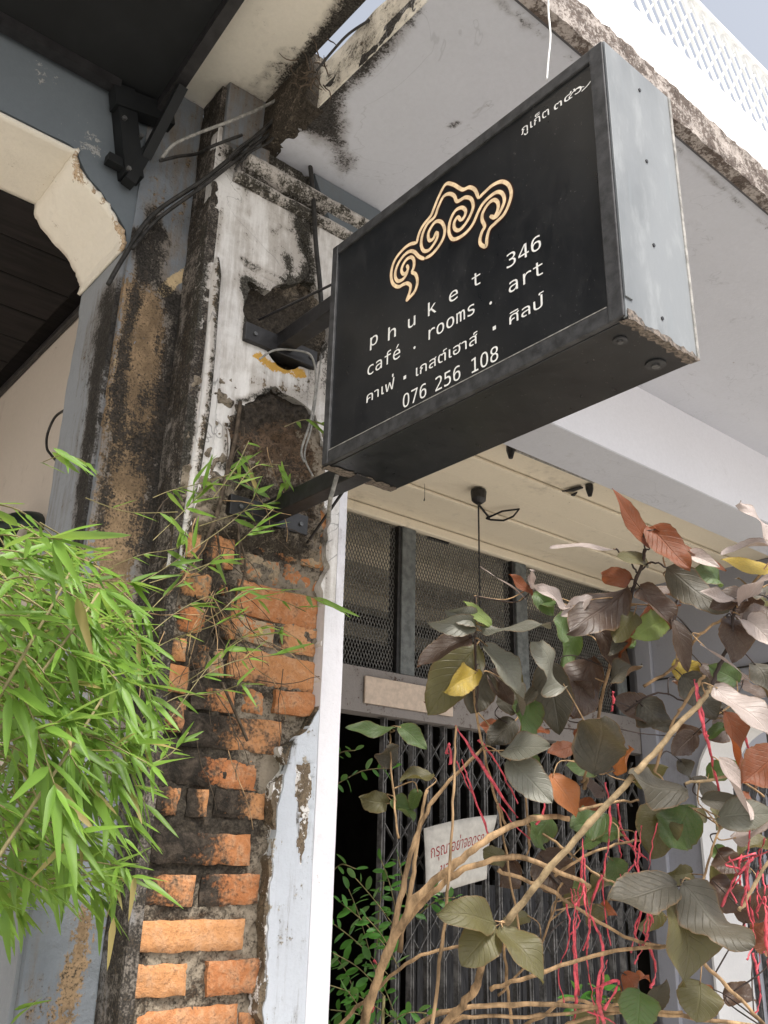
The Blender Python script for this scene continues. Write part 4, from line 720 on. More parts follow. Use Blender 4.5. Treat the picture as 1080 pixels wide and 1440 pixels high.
b = MB(); b.box(X0+.0105, X1, Y0+.002, Y1, Z1-.0055, Z1+.001, .001); b.build('top_panel', M['black_tape'], sg)
b = MB(); b.box(X0+.003, X1+.001, Y0-.001, Y0+.0055, Z0-.001, Z1+.001, .0015); o = b.build('side_panel', M['side'], sg); o['label'] = 'pale grey metal end panel with small screw holes'
b = MB(); b.box(X0+.0015, X0+.018, Y0-.0035, Y0-.0012, Z0+.03, Z1-.004, .0006); b.build('edge_strip', M['side'], sg)
b = MB(); b.box(X1-.004, X1+.002, Y0-.003, Y0+.004, Z0, Z1, .001); b.build('edge_strip', M['cable_grey'], sg)
for x, y in ((899,127),(909,227),(919,345),(931,448)):
    p = at(x, y, 'Y', Y0-.001); b = MB(); b.tube([p+Vector((0, -.0015, 0)), p+Vector((0, .003, 0))], .003, 10); b.build('screw', M['iron'], sg)
for x, y, r in ((872,478,.010), (922,512,.015)):
    p = at(x, y, 'Z', Z0-.0015)
    b = MB(); b.tube([p, p+Vector((0, 0, -.0022))], r, 16); w_ = b.build('washer', M['black_tape'], sg)
    b = MB(); b.tube([p+Vector((0, 0, -.001)), p+Vector((0, 0, -.005))], r*.42, 8); b.build('bolt', M['screw'], w_)
# torn aluminium edge along the bottom corner
rr2 = random.Random(11); b = MB()
xs = [X0+.004+i*(X1-X0-.006)/22 for i in range(23)]
vs = []
for i, x in enumerate(xs):
    dz = rr2.uniform(-.003, .003)*(1.6 if i < 9 else 1); vs += [(x, Y0-.003, Z0+.004+dz+ (.008 if i < 4 else 0)), (x, Y0-.001-rr2.uniform(0, .004), Z0-.003-rr2.uniform(0, .003)), (x, Y0+.008+rr2.uniform(0, .01), Z0-.0028)]
b.add(vs, [(3*i+k, 3*i+k+1, 3*i+k+4, 3*i+k+3) for i in range(22) for k in range(2)]); o = b.build('torn_edge', M['torn'], sg)
o.modifiers.new('t', 'SOLIDIFY').thickness = .001
b = MB(); vs = []
for i in range(20):
    x = X0+.004+i*(X1-X0-.006)/19; vs += [(x, Y1+.001, Z0+.01), (x, Y1+.004+rr2.uniform(0, .005), Z0-.003), (x, Y1-.012-rr2.uniform(0, .012), Z0-.0032)]
b.add(vs, [(3*i+k, 3*i+k+1, 3*i+k+4, 3*i+k+3) for i in range(19) for k in range(2)]); o = b.build('torn_edge', M['torn'], sg); o.modifiers.new('t', 'SOLIDIFY').thickness = .001
# lettering
XFACE = X0+.0045
def area(s): 
    n = len(s)//2; return sum(s[2*i]*s[(2*i+3) % (2*n)]-s[(2*i+2) % (2*n)]*s[2*i+1] for i in range(n))
def glyph_mesh(word, name, mat, parent, P0, ux, vz, sx_, sy_, nrm, extr=.0006):
    """flat cut-out lettering: outlines filled one by one on the panel"""
    sp = GLYPH[word]; outs = [s for s in sp if area(s) < 0]; holes = [s for s in sp if area(s) > 0]
    allv = []; allf = []
    x_min = min(min(s[0::2]) for s in sp)
    for gi, s in enumerate(outs):
        c = bpy.data.curves.new('t', 'CURVE'); c.dimensions = '2D'; c.fill_mode = 'FRONT'
        hs = [h for h in holes if min(s[0::2]) <= min(h[0::2]) and max(s[0::2]) >= max(h[0::2])]
        for z in [s]+hs:
            n = len(z)//2; q = c.splines.new('POLY'); q.points.add(n-1); q.use_cyclic_u = True
            for k in range(n): q.points[k].co = (z[2*k]/1000, z[2*k+1]/1000, 0, 1)
        o = bpy.data.objects.new('t', c); me = o.to_mesh()
        bse = len(allv)
        for v in me.vertices:
            allv.append(P0 + ux*((v.co.x-x_min/1000)*sx_) + vz*(v.co.y*sy_) + nrm*(extr+.00012*(gi % 3)))
        for f in me.polygons:
            ids = [bse+i for i in f.vertices]
            fn = (allv[ids[1]]-allv[ids[0]]).cross(allv[ids[2]]-allv[ids[0]])
            allf.append(ids if fn.dot(nrm) > 0 else ids[::-1])
        o.to_mesh_clear(); bpy.data.objects.remove(o); bpy.data.curves.remove(c)
    me = bpy.data.meshes.new(name); me.from_pydata([tuple(v) for v in allv], [], allf); me.update()
    return link(name, me, mat, parent)
WORDS = [('p',(520.7,487.4),(531.4,483)),('h',(545.9,478.5),(557,474)),('u',(574,462.2),(584.4,457.3)),('k',(602.2,444.4),(614,439.3)),('e',(631.8,425.8),(644.4,420)),('t',(664,405),(675.9,399.5)),
    ('346',(712.9,376.7),(761.7,350.7)),('café',(517,526.4),(563,505.2)),('rooms',(603,478),(668,441.2)),('art',(716,411.3),(764,386.9)),('คาเฟ่',(515.6,566),(554.8,546.7)),('เกสต์เฮาส์',(585.2,528.1),(672,483.7)),
    ('ศิลป์',(716.8,456.6),(765.6,431)),('076',(566.7,572.6),(600,559.3)),('256',(612.6,548.9),(648,534.8)),('108',(663.6,523.4),(701.4,507.8)),('ภูเก็ต',(733.3,189.4),(772.8,162.2)),('๓๔๖',(779.4,154.4),(818.9,128.9))]
for w, a, c in WORDS:
    A_ = at(*a, 'X', XFACE); B_ = at(*c, 'X', XFACE); sp = GLYPH[w]
    wid = (max(max(s[0::2]) for s in sp)-min(min(s[0::2]) for s in sp))/1000
    sx_ = (A_.y-B_.y)/wid
    sy_ = {'T': .052}.get(w, None) or (.0425 if w in ('คาเฟ่','เกสต์เฮาส์','ศิลป์') else .034 if w in ('ภูเก็ต','๓๔๖') else .050)
    zb = (A_.z+B_.z)/2
    glyph_mesh(w, 'lettering', M['letter'], sg, Vector((XFACE, A_.y, zb)), Vector((0, -1, 0)), Vector((0, 0, 1)), sx_, sy_, Vector((-1, 0, 0)))
    print('WORD', w, round(sx_, 4), round(A_.z-B_.z, 4), sy_)
def spot(x, y, r, n):
    p = at(x, y, 'X', XFACE); mb = MB(); mb.add([(XFACE-.0006, p.y+r*math.cos(2*math.pi*(k+.5)/n), p.z+r*math.sin(2*math.pi*(k+.5)/n)) for k in range(n)], [tuple(range(n))]); mb.build('lettering', M['letter'], sg, recalc=False)
ribbon_later = [(818,129),(826,121),(832,113)]
spot(583.3, 489, .0028, 12); spot(690.4, 426.3, .0028, 12); spot(569.6, 530.8, .0048, 4); spot(695.5, 461.4, .0048, 4)
# emblem: swirling cloud lines
def zA(l): return [(540+x/9.0, 320+y/9.0) for x, y in l]
def zBx(l): return [(580+x/7.2, 240+y/7.2) for x, y in l]
LOGO = [zA([(415,200),(350,208),(280,250),(200,330),(140,420),(105,520),(95,620),(112,700),(150,742),(200,750),(250,722),(300,708),(340,738),(335,800),(312,870),(285,935)]),
    zA([(285,935),(330,885),(385,825),(418,750),(427,660),(400,590),(350,570)]), zA([(352,570),(378,520),(388,460),(378,400),(340,378),(285,415),(240,490),(228,550),(250,590),(290,570),(310,520),(292,478)]),
    zA([(520,402),(450,372),(390,312),(330,305),(260,355),(195,445),(155,545),(150,630),(182,680),(240,662),(285,605),(308,545)]),
    zBx([(135,890),(200,852),(270,772),(320,680),(332,595),(300,525),(245,518),(195,575),(165,650),(178,708),(215,692),(240,640),(255,622)]),
    zBx([(48,742),(70,650),(112,560),(190,462),(222,390),(270,270),(342,142),(420,145),(512,195),(580,172),(640,200),(675,285)]),
    zBx([(675,285),(740,220),(820,150),(910,115),(980,150),(1007,240),(980,350),(930,450),(850,530),(790,592),(762,680),(752,768),(700,752),(690,700),(712,620),(738,568),(712,500),(720,430),(770,345),(830,300),(872,330),(870,400),(835,470),(790,462)]),
    zBx([(255,622),(260,670),(225,745),(170,810),(118,812),(95,745),(112,640),(160,540),(232,470),(265,380),(320,268),(380,238),(430,260),(460,315),(540,275),(600,290),(622,360),(600,440),(545,540),(480,605),(435,592),(430,530),(465,475),(500,512)]),
    zBx([(500,512),(535,465),(545,410),(505,378),(440,412),(390,510),(376,620),(410,695),(480,682),(560,622),(622,540),(670,430),(720,340),(800,260),(870,220),(920,240),(938,310),(905,400),(862,465),(812,485)])]
def ribbon(pts, w, off, mat, name, parent):
    P_ = smooth_pts([at(x, y, 'X', XFACE) for x, y in pts], 7); vs = []; n_ = len(P_)
    for i, p in enumerate(P_):
        t_ = (P_[min(i+1, n_-1)]-P_[max(i-1, 0)]); t_.x = 0; t_.normalize(); nn = Vector((0, -t_.z, t_.y))
        e = min(1.0, .55+.15*min(i, n_-1-i))
        for s_ in (-1, 1): q_ = p+nn*(w*e*s_); vs.append((XFACE-off, q_.y, q_.z))
    fs = [(2*i, 2*i+1, 2*i+3, 2*i+2) for i in range(n_-1)]
    mb = MB(); mb.add(vs, fs); return mb.build(name, mat, parent, recalc=False)
ribbon(ribbon_later, .0011, .0006, M['letter'], 'paint_stroke', sg); ribbon([(800,138),(810,126),(822,122)], .0009, .0008, M['letter'], 'paint_stroke', sg)
for i, l in enumerate(LOGO):
    g_ = ribbon(l, .0035, .0010+.0001*i, M['gold'], 'emblem_line', sg)
    ribbon(l, .0054, .0004+.00002*i, M['brownline'], 'emblem_outline', g_)
# brackets
XCn = (X0+X1)/2
for zc, bw in ((.700+E_+.006, .034), (1.128+E_, .036)):
    b = MB(); b.box(XCn-.02, XCn+.02, Y1-.02, YF+.02, zc-.019, zc+.019, .002); a_ = b.build('bracket_arm', M['iron'], sg)
    b = MB(); b.box(XCn-.105, XCn+.095, YF-.012, YF+.03, zc-.032, zc+.014, .002); pl_ = b.build('bracket_plate', M['iron'], sg)
    for dx_ in (-.08, .075):
        b = MB(); b.tube([(XCn+dx_, YF-.016, zc-.010), (XCn+dx_, YF-.005, zc-.010)], .005, 6); b.build('bolt', M['screw'], pl_)
b = MB(); b.tube([(XCn+.015, Y1, .735+E_), (XCn+.10, YF-.005, .66+E_)], .0035, 6); b.build('brace_rod', M['iron'], sg)
b = MB(); b.tube([(XCn-.01, Y1, 1.165+E_), (XCn-.06, YF+.01, 1.175+E_)], .003, 6); b.build('brace_rod', M['iron'], sg)

# ------------------------------------------------------------------ folding gates
def folding_gate(label, x0, x1, y, ztop, step, seed, zn0=3, zn1=6):
    gt = thing('folding_gate', label, 'gate', ((x0+x1)/2, y, .15), 'folding gates of the shop fronts')
    rg = random.Random(seed); h = ztop-.15
    mb = MB(); mb.box(-.010, .010, -.008, .008, 0, h); mb.box(-.010, -.006, -.016, -.0081, 0, h); mb.box(.006, .010, -.016, -.0081, 0, h)
    bar = mb.build('gate_bar', M['steel'], gt); i = 0; x = x0
    mb = MB(); mb.box(-.007, .007, -.006, .006, 0, h); bar2 = mb.build('gate_bar', M['steel_dark'], gt); fb2 = True  # back bars coloured dark, painting shade into the gaps
    dz = step*2.6; pitch = .33; links = []
    for sg_, yy in ((1, -.012), (-1, .010)):
        mb = MB(); mb.bar((-.004, yy, 0 if sg_ > 0 else dz), (step*2, yy, dz if sg_ > 0 else 0), .0035, .012, (0, 1, 0)); links.append(mb.build('scissor_link', M['steel'], gt))
    while x < x1:
        o = bar if i == 0 else bar.copy()
        if i: COL.objects.link(o)
        o.location = (x+rg.uniform(-.006, .006), y, .15); o.rotation_euler = (0, rg.uniform(-.004, .004), rg.uniform(-.3, .3))
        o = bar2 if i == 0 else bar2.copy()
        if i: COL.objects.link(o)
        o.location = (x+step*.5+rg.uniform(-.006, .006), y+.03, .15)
        for lk in links:
            for k in range(zn0, zn1):
                o = lk if (i == 0 and k == zn0) else lk.copy()
                if not (i == 0 and k == zn0): COL.objects.link(o)
                o.location = (x, y, .25+k*pitch)
        x += step; i += 1
    return gt
folding_gate('grey folding scissor gate across the shop front behind the dark leaved shrub', 2.46, 4.10, YW+.02, ZH0-.004, .084, 1)
folding_gate('grey folding scissor gate seen through the pale arch at far right', 4.62, 6.6, YW-.03, .52+E_, .09, 2)
dr = thing('boarded_door', 'dark grey board door standing behind the folding gate', 'door', (3.3, YW+.12, .15))
for i in range(9):
    b = MB(); b.box(2.75+i*.155, 2.75+i*.155+.150, YW+.115, YW+.14, .151, 1.52+.02*(i % 2), .003); b.build('board', M['board'], dr)

# notice tied to the gate
nt = thing('paper_notice', 'creased pale paper notice with red handwriting tied to the folding gate', 'notice', tuple(at(640, 1210, 'Y', YW-.05)))
c4 = [at(*q, 'Y', YW-.05) for q in ((594,1165),(697,1146),(685,1236),(594,1262))]
mb = MB(); NX, NZ = 14, 10; vs = []
def notice_pt(u, v, off=0.0):
    p = (c4[0]*(1-u)+c4[1]*u)*(1-v)+(c4[3]*(1-u)+c4[2]*u)*v
    bow = .022*math.sin(math.pi*u)
    return p+Vector((0, -.012*math.sin(3*u+2*v)-.008*math.sin(7*u*v+1)-off, bow*(v-.8)*-.6))
for j in range(NZ+1):
    for i in range(NX+1): vs.append(notice_pt(i/NX, j/NZ))
mb.add(vs, [(j*(NX+1)+i, j*(NX+1)+i+1, (j+1)*(NX+1)+i+1, (j+1)*(NX+1)+i) for j in range(NZ) for i in range(NX)])
o = mb.build('sheet', M['paper'], nt, smooth=True, recalc=False); o.modifiers.new('t', 'SOLIDIFY').thickness = .001
def handwriting(word, u0, u1, v0, hgt):
    tmp = glyph_mesh(word, 'handwriting', M['redink'], nt, Vector((0, 0, 0)), Vector((1, 0, 0)), Vector((0, 1, 0)), 1, 1, Vector((0, 0, 1)))
    xs = [v.co.x for v in tmp.data.vertices]; w_ = max(xs)
    for v in tmp.data.vertices:
        u = u0+(u1-u0)*v.co.x/w_; vv = v0-hgt*v.co.y/.55 - .05*(u-u0)
        v.co = notice_pt(u, vv, .0015)
handwriting('กรุณาอย่าจอดรถ', .07, .86, .46, .20); handwriting('ขวาง', .20, .50, .74, .20)

# ------------------------------------------------------------------ small things under the ceiling
hk = thing('ceiling_cord_holder', 'black cone cord holder on the cream ceiling with a straight cord hanging down', 'cord holder', tuple(at(672, 690, 'Z', ZC-.02)))
p0 = at(673, 693, 'Z', ZC-.016)
b = MB(); b.tube([p0+Vector((0, 0, .012)), p0, p0+Vector((-.005, -.005, -.035)), p0+Vector((-.008, -.006, -.05))], [.030, .034, .030, .014], 12); b.build('holder', M['iron'], hk, smooth=False)
p1 = p0+Vector((-.008, -.006, -.05)); b = MB(); b.tube([p1, p1+Vector((.0, 0, -.45))], .0035, 6); b.build('cord', M['cable'], hk)
pts = [at(x, y, 'Z', ZC-.018) for x, y in ((672,708),(688,728))]
b = MB(); b.tube(pts, .005, 6); b.build('hook_arm', M['iron'], hk)
dm = [at(x, y, 'Z', ZC-.018) for x, y in ((684,729),(706,719),(730,716),(722,726),(708,732),(690,731))]
b = MB(); b.tube(dm+[dm[0]], .0045, 5); b.build('hook_loop', M['iron'], hk)
tb = thing('thin_conduit', 'thin grey conduit with black clips beside the street beam on the cream ceiling', 'conduit', tuple(at(780, 655, 'Z', ZC-.02)))
b = MB(); b.tube([at(725, 633, 'Z', ZC-.014), at(835, 678, 'Z', ZC-.014)], .006, 8); b.build('tube', M['cable_grey'], tb)
for x, y in ((718,634),(829,688)):
    p = at(x, y, 'Z', ZC-.02); b = MB(); b.tube([p+Vector((0, 0, .02)), p, p+Vector((0, 0, -.03))], [.016, .016, .008], 8); b.build('clip', M['iron'], tb)
rr3 = random.Random(21)
for pts, lab in ([((790,690),(806,686),(816,683),(820,685),(806,690))], 'black splinter of peeled paint on the cream ceiling near the conduit clip'), ([((798,697),(812,691),(808,696))], 'small red brown splinter of peeled paint on the cream ceiling'):
    mb = MB(); P_ = [at(x, y, 'Z', ZC-.004) for x, y in pts[0]]; n_ = len(P_)
    mb.add([p for p in P_]+[p+Vector((0, 0, -.004-.003*rr3.random())) for p in P_], [tuple(range(n_)), tuple(range(2*n_-1, n_-1, -1))]+[(i, (i+1) % n_, n_+(i+1) % n_, n_+i) for i in range(n_)])
    tag(mb.build('paint_flake', M['iron']), lab, 'paint flake')
p = at(597, 680, 'Z', ZC-.002); b = MB(); b.tube([p, p+Vector((.002, 0, -.06)), p+Vector((0, .002, -.075))], [.0008, .0012, .003], 5); tag(b.build('hanging_thread', M['cable']), 'short dark thread hanging from the cream ceiling below the sign', 'thread')
# ceiling hatch seen through the mesh
b = MB(); P_ = [at(x, y, 'Z', ZC-.006) for x, y in ((600,757),(612,748),(640,752),(630,764))]
b.add(P_+[q+Vector((0, 0, -.006)) for q in P_], [(0,1,2,3),(7,6,5,4),(0,4,5,1),(1,5,6,2),(2,6,7,3),(3,7,4,0)]); tag(b.build('ceiling_patch', M['iron']), 'small black ceiling patch seen through the wire mesh', 'ceiling patch')

# ------------------------------------------------------------------ cables and cords
def cable(label, pts, r, mat='cable', name='cable', sub=6, cat='cable', group=None):
    mb = MB(); mb.tube(smooth_pts(pts, sub), r, 7); return tag(mb.build(name, M[mat], None, smooth=True), label, cat, group)
Yc = YF-.03
cable('thick black cable slanting from the eaves down to the dark awning bracket', [at(420,130,'Y',Yc-.05), at(395,160,'Y',Yc-.03), at(350,200,'Y',Yc), at(290,250,'Y',Yc+.03), at(215,302,'Y',YB-.03), at(175,360,'Y',YB-.02), at(152,400,'Y',YB-.015)], .0055)
cable('black cable running just below the thick slanting one across the pillar', [at(425,140,'Y',Yc-.05), at(398,172,'Y',Yc-.02), at(345,215,'Y',Yc), at(285,262,'Y',Yc+.03), at(222,308,'Y',YB-.03), at(186,350,'Y',YB-.03)], .0045)
cable('pale grey cable curving over the blue wall to the eaves', [at(228,222,'Y',YB-.06), at(245,203,'Y',YB-.07), at(280,187,'Y',YB-.09), at(330,168,'Y',Yc-.01), at(375,148,'Y',Yc-.02), at(410,128,'Y',Yc-.04)], .004, 'cable_grey')
cable('short dark cable sagging beside the awning bracket', [at(225,226,'Y',YB-.06), at(250,220,'Y',YB-.05), at(278,216,'Y',YB-.03), at(300,205,'Y',YF-.02), at(340,190,'Y',Yc)], .004)
cable('black cable dropping straight down the white plaster to the sign bracket', [at(436,105,'Y',Yc-.06), at(430,140,'Y',Yc-.02), at(433,200,'Y',Yc), at(440,270,'Y',Yc), at(444,340,'Y',Yc), at(449,390,'Y',Yc), at(452,430,'Y',Yc)], .006)
cable('thin black cable bundled with the cables under the eaves', [at(445,95,'Y',Yc-.06), at(420,120,'Y',Yc-.04), at(385,170,'Y',Yc-.02), at(350,205,'Y',Yc-.01)], .0035)
cable('thin black cable hugging the capital moulding toward the eaves', [at(432,118,'Y',Yc-.05), at(408,150,'Y',Yc-.03), at(372,182,'Y',Yc-.02), at(338,206,'Y',Yc-.01), at(322,222,'Y',Yc)], .003)
cable('sagging thin cable over the top of the pillar below the eaves', [at(440,110,'Y',Yc-.05), at(404,166,'Y',Yc-.03), at(380,198,'Y',Yc-.02), at(352,214,'Y',Yc-.01), at(330,238,'Y',Yc)], .003)
cable('black wire crossing the bright gap under the eaves', [at(520,28,'Z',ZS+.03), at(490,48,'Z',ZS+.02), at(465,75,'Z',ZS), at(445,100,'Z',ZS-.02)], .003)
cable('pale wire hanging beside the pillar behind the lower bracket', [at(452,500,'Y',Yc), at(447,540,'Y',Yc), at(438,600,'Y',Yc), at(428,640,'Y',Yc), at(440,670,'Y',Yc)], .0022, 'cable_grey')
cable('grey wire looping beside the plaster edge below the bracket cavity', [at(365,505,'Y',Yc), at(388,492,'Y',Yc), at(425,494,'Y',Yc), at(440,505,'Y',Yc), at(444,540,'Y',Yc), at(437,590,'Y',Yc), at(424,632,'Y',Yc), at(428,650,'Y',Yc)], .0026, 'cable_grey')
cable('grey cord tied at the end of the lower bracket arm', [at(474,668,'Y',1.30), at(468,690,'Y',1.31), at(464,705,'Y',1.33), at(462,730,'Y',1.45)], .0045, 'cable_grey')
cable('curved black wire loop on the beige wall', [at(96,574,'X',.70), at(78,586,'X',.70), at(67,610,'X',.70), at(66,630,'X',.70), at(72,640,'X',.70), at(82,651,'X',.70)], .0035)
cable('thin white cord hanging down to the top of the sign', [at(773,-40,'X',XCn), at(771,10,'X',XCn), at(774,50,'X',XCn), at(771,85,'X',XCn), at(769,112,'X',XCn)], .0018, 'white_paint', 'sign_cord', cat='cord')
# tangle of dry roots in the gap under the eaves
rt = thing('dry_root_tangle', 'dark tangle of dry roots in the gap below the eaves', 'roots', tuple(at(435, 120, 'Z', ZS)))
rg = random.Random(31)
for i in range(26):
    x, y = rg.gauss(440, 12), rg.gauss(108, 18); z = ZS+rg.uniform(-.01, .05); p = at(x, y, 'Z', z); P_ = [p]
    d = Vector((rg.uniform(-1, 1), rg.uniform(-1, 1), rg.uniform(-.6, .8))).normalized()
    for k in range(5):
        d = (d+Vector((rg.uniform(-1, 1), rg.uniform(-1, 1), rg.uniform(-1, 1)))*.6).normalized(); P_.append(P_[-1]+d*.010)
    mb = MB(); mb.tube(P_, [.0018, .0018, .0016, .0014, .001, .0006], 5); mb.build('root', M['root'], rt, smooth=True)
rt2 = thing('wall_roots', 'thin dry roots and dead stems creeping over the exposed bricks', 'roots', tuple(at(320, 860, 'Y', YF)))
for i in range(60):
    x, y = (rg.gauss(300, 16), rg.gauss(830, 45)) if i < 34 else (rg.gauss(320, 35), rg.uniform(600, 1060)); p = at(x, y, 'Y', YF-.006-rg.uniform(0, .03)); P_ = [p]
    d = Vector((rg.uniform(-.6, .8), rg.uniform(-.2, .1), rg.uniform(-1, .1))).normalized()
    for k in range(7):
        d = (d+Vector((rg.uniform(-1, 1), rg.uniform(-.3, .25), rg.uniform(-1, .5)))*.35).normalized(); P_.append(P_[-1]+d*.022)
        P_[-1].y = min(P_[-1].y, YF-.004)
    mb = MB(); mb.tube(P_, [.0011]*4+[.0008]*4, 4); mb.build('root', M['root'] if i % 3 else M['stem'], rt2, smooth=True)
for pts, r in ([(338,565),(332,610),(318,670),(306,720),(288,765),(270,790)], .0045), ([(305,745),(312,800),(318,840)], .0025), ([(338,760),(345,800),(330,850)], .0025), ([(312,960),(330,1000),(348,1042)], .003), ([(335,735),(337,790)], .003):
    mb = MB(); mb.tube(smooth_pts([at(x, y, 'Y', YF-.016) for x, y in pts], 5), r, 6); mb.build('root', M['root'], rt2, smooth=True)

# ------------------------------------------------------------------ leaves
def leaf_mesh(name, mat, L, W, nl, nw, shape, fold, droop, wave, seed, twist=0.0):
    """leaf along +Y from the stalk at the origin, face up (+Z)"""
    rl = random.Random(seed); ph = rl.uniform(0, 6); vs = []; uv = []
    for j in range(nl+1):
        t = j/nl; w = W*.5*shape(t)*(1+.05*rl.uniform(-1, 1)*(nw > 3)); c = droop*t*t; tw = twist*t
        for i in range(nw+1):
            s = (i/nw-.5)*2
            x = s*w; z = fold*abs(x)-c*L*.5 + wave*L*math.sin(ph+t*9+s*1.2)*abs(s)*.06 + wave*L*.04*math.sin(t*6+ph)
            x, z2 = x*math.cos(tw)-(z+c*L*.5)*math.sin(tw), x*math.sin(tw)+(z+c*L*.5)*math.cos(tw)-c*L*.5
            vs.append((x, t*L*(1-.12*abs(droop)*t), z2)); uv.append((i/nw, t))
    fs = [(j*(nw+1)+i, j*(nw+1)+i+1, (j+1)*(nw+1)+i+1, (j+1)*(nw+1)+i) for j in range(nl) for i in range(nw)]
    me = bpy.data.meshes.new(name); me.from_pydata(vs, [], fs)
    ul = me.uv_layers.new(name='UVMap')
    for lp in me.loops: ul.data[lp.index].uv = uv[lp.vertex_index]
    me.polygons.foreach_set('use_smooth', [True]*len(fs)); me.materials.append(mat); me.update(); return me
ovate = lambda t: max(.015, (t**.55)*(1-t)**.75/.4126) if 0 < t < 1 else .02
blade = lambda t: max(.03, min(1, t*5.5))*(1-t)**.62*1.05 if t < 1 else 0.0
oval = lambda t: max(.05, math.sin(math.pi*t)**.6) if 0 < t < 1 else .03
def leaf_matrix(base, tip, face):
    y = (tip-base).normalized(); z = (face - y*face.dot(y)).normalized(); x = y.cross(z)
    return Matrix(((x.x, y.x, z.x, base.x), (x.y, y.y, z.y, base.y), (x.z, y.z, z.z, base.z), (0, 0, 0, 1)))
def put_leaf(me, mtx, parent, sx=1.0, sy=1.0, name='leaf'):
    o = bpy.data.objects.new(name, me); COL.objects.link(o); o.parent = parent
    o.matrix_parent_inverse = Matrix.Translation(-parent_loc(parent))
    o.matrix_basis = mtx @ Matrix.Diagonal((sx, sy, sx, 1)); return o

# ------------------------------------------------------------------ dark leaved shrub on the right
sh = thing('leafy_shrub', 'large shrub with dark, olive and russet leaves on tan stems before the gate', 'shrub', (1.75, 1.30, 0))
LM = {}
for k in ('dk', 'br', 'rs', 'ol', 'gn', 'sl', 'wh', 'ye', 'lg', 'or'):
    LM[k] = [leaf_mesh('leaf', M['L_'+k], 1, 1, 20, 8, ovate, (.12, .28, -.18, .45, .2, .6)[i], (.15, .4, -.3, .7, -.2, .5)[i], (1.2, 1.8, 2.4, 1.6, 2.8, 2.2)[i], i*7+ord(k[0]), twist=(-.3, .2, .5, -.7, .9, 1.2)[i]) for i in range(6)]
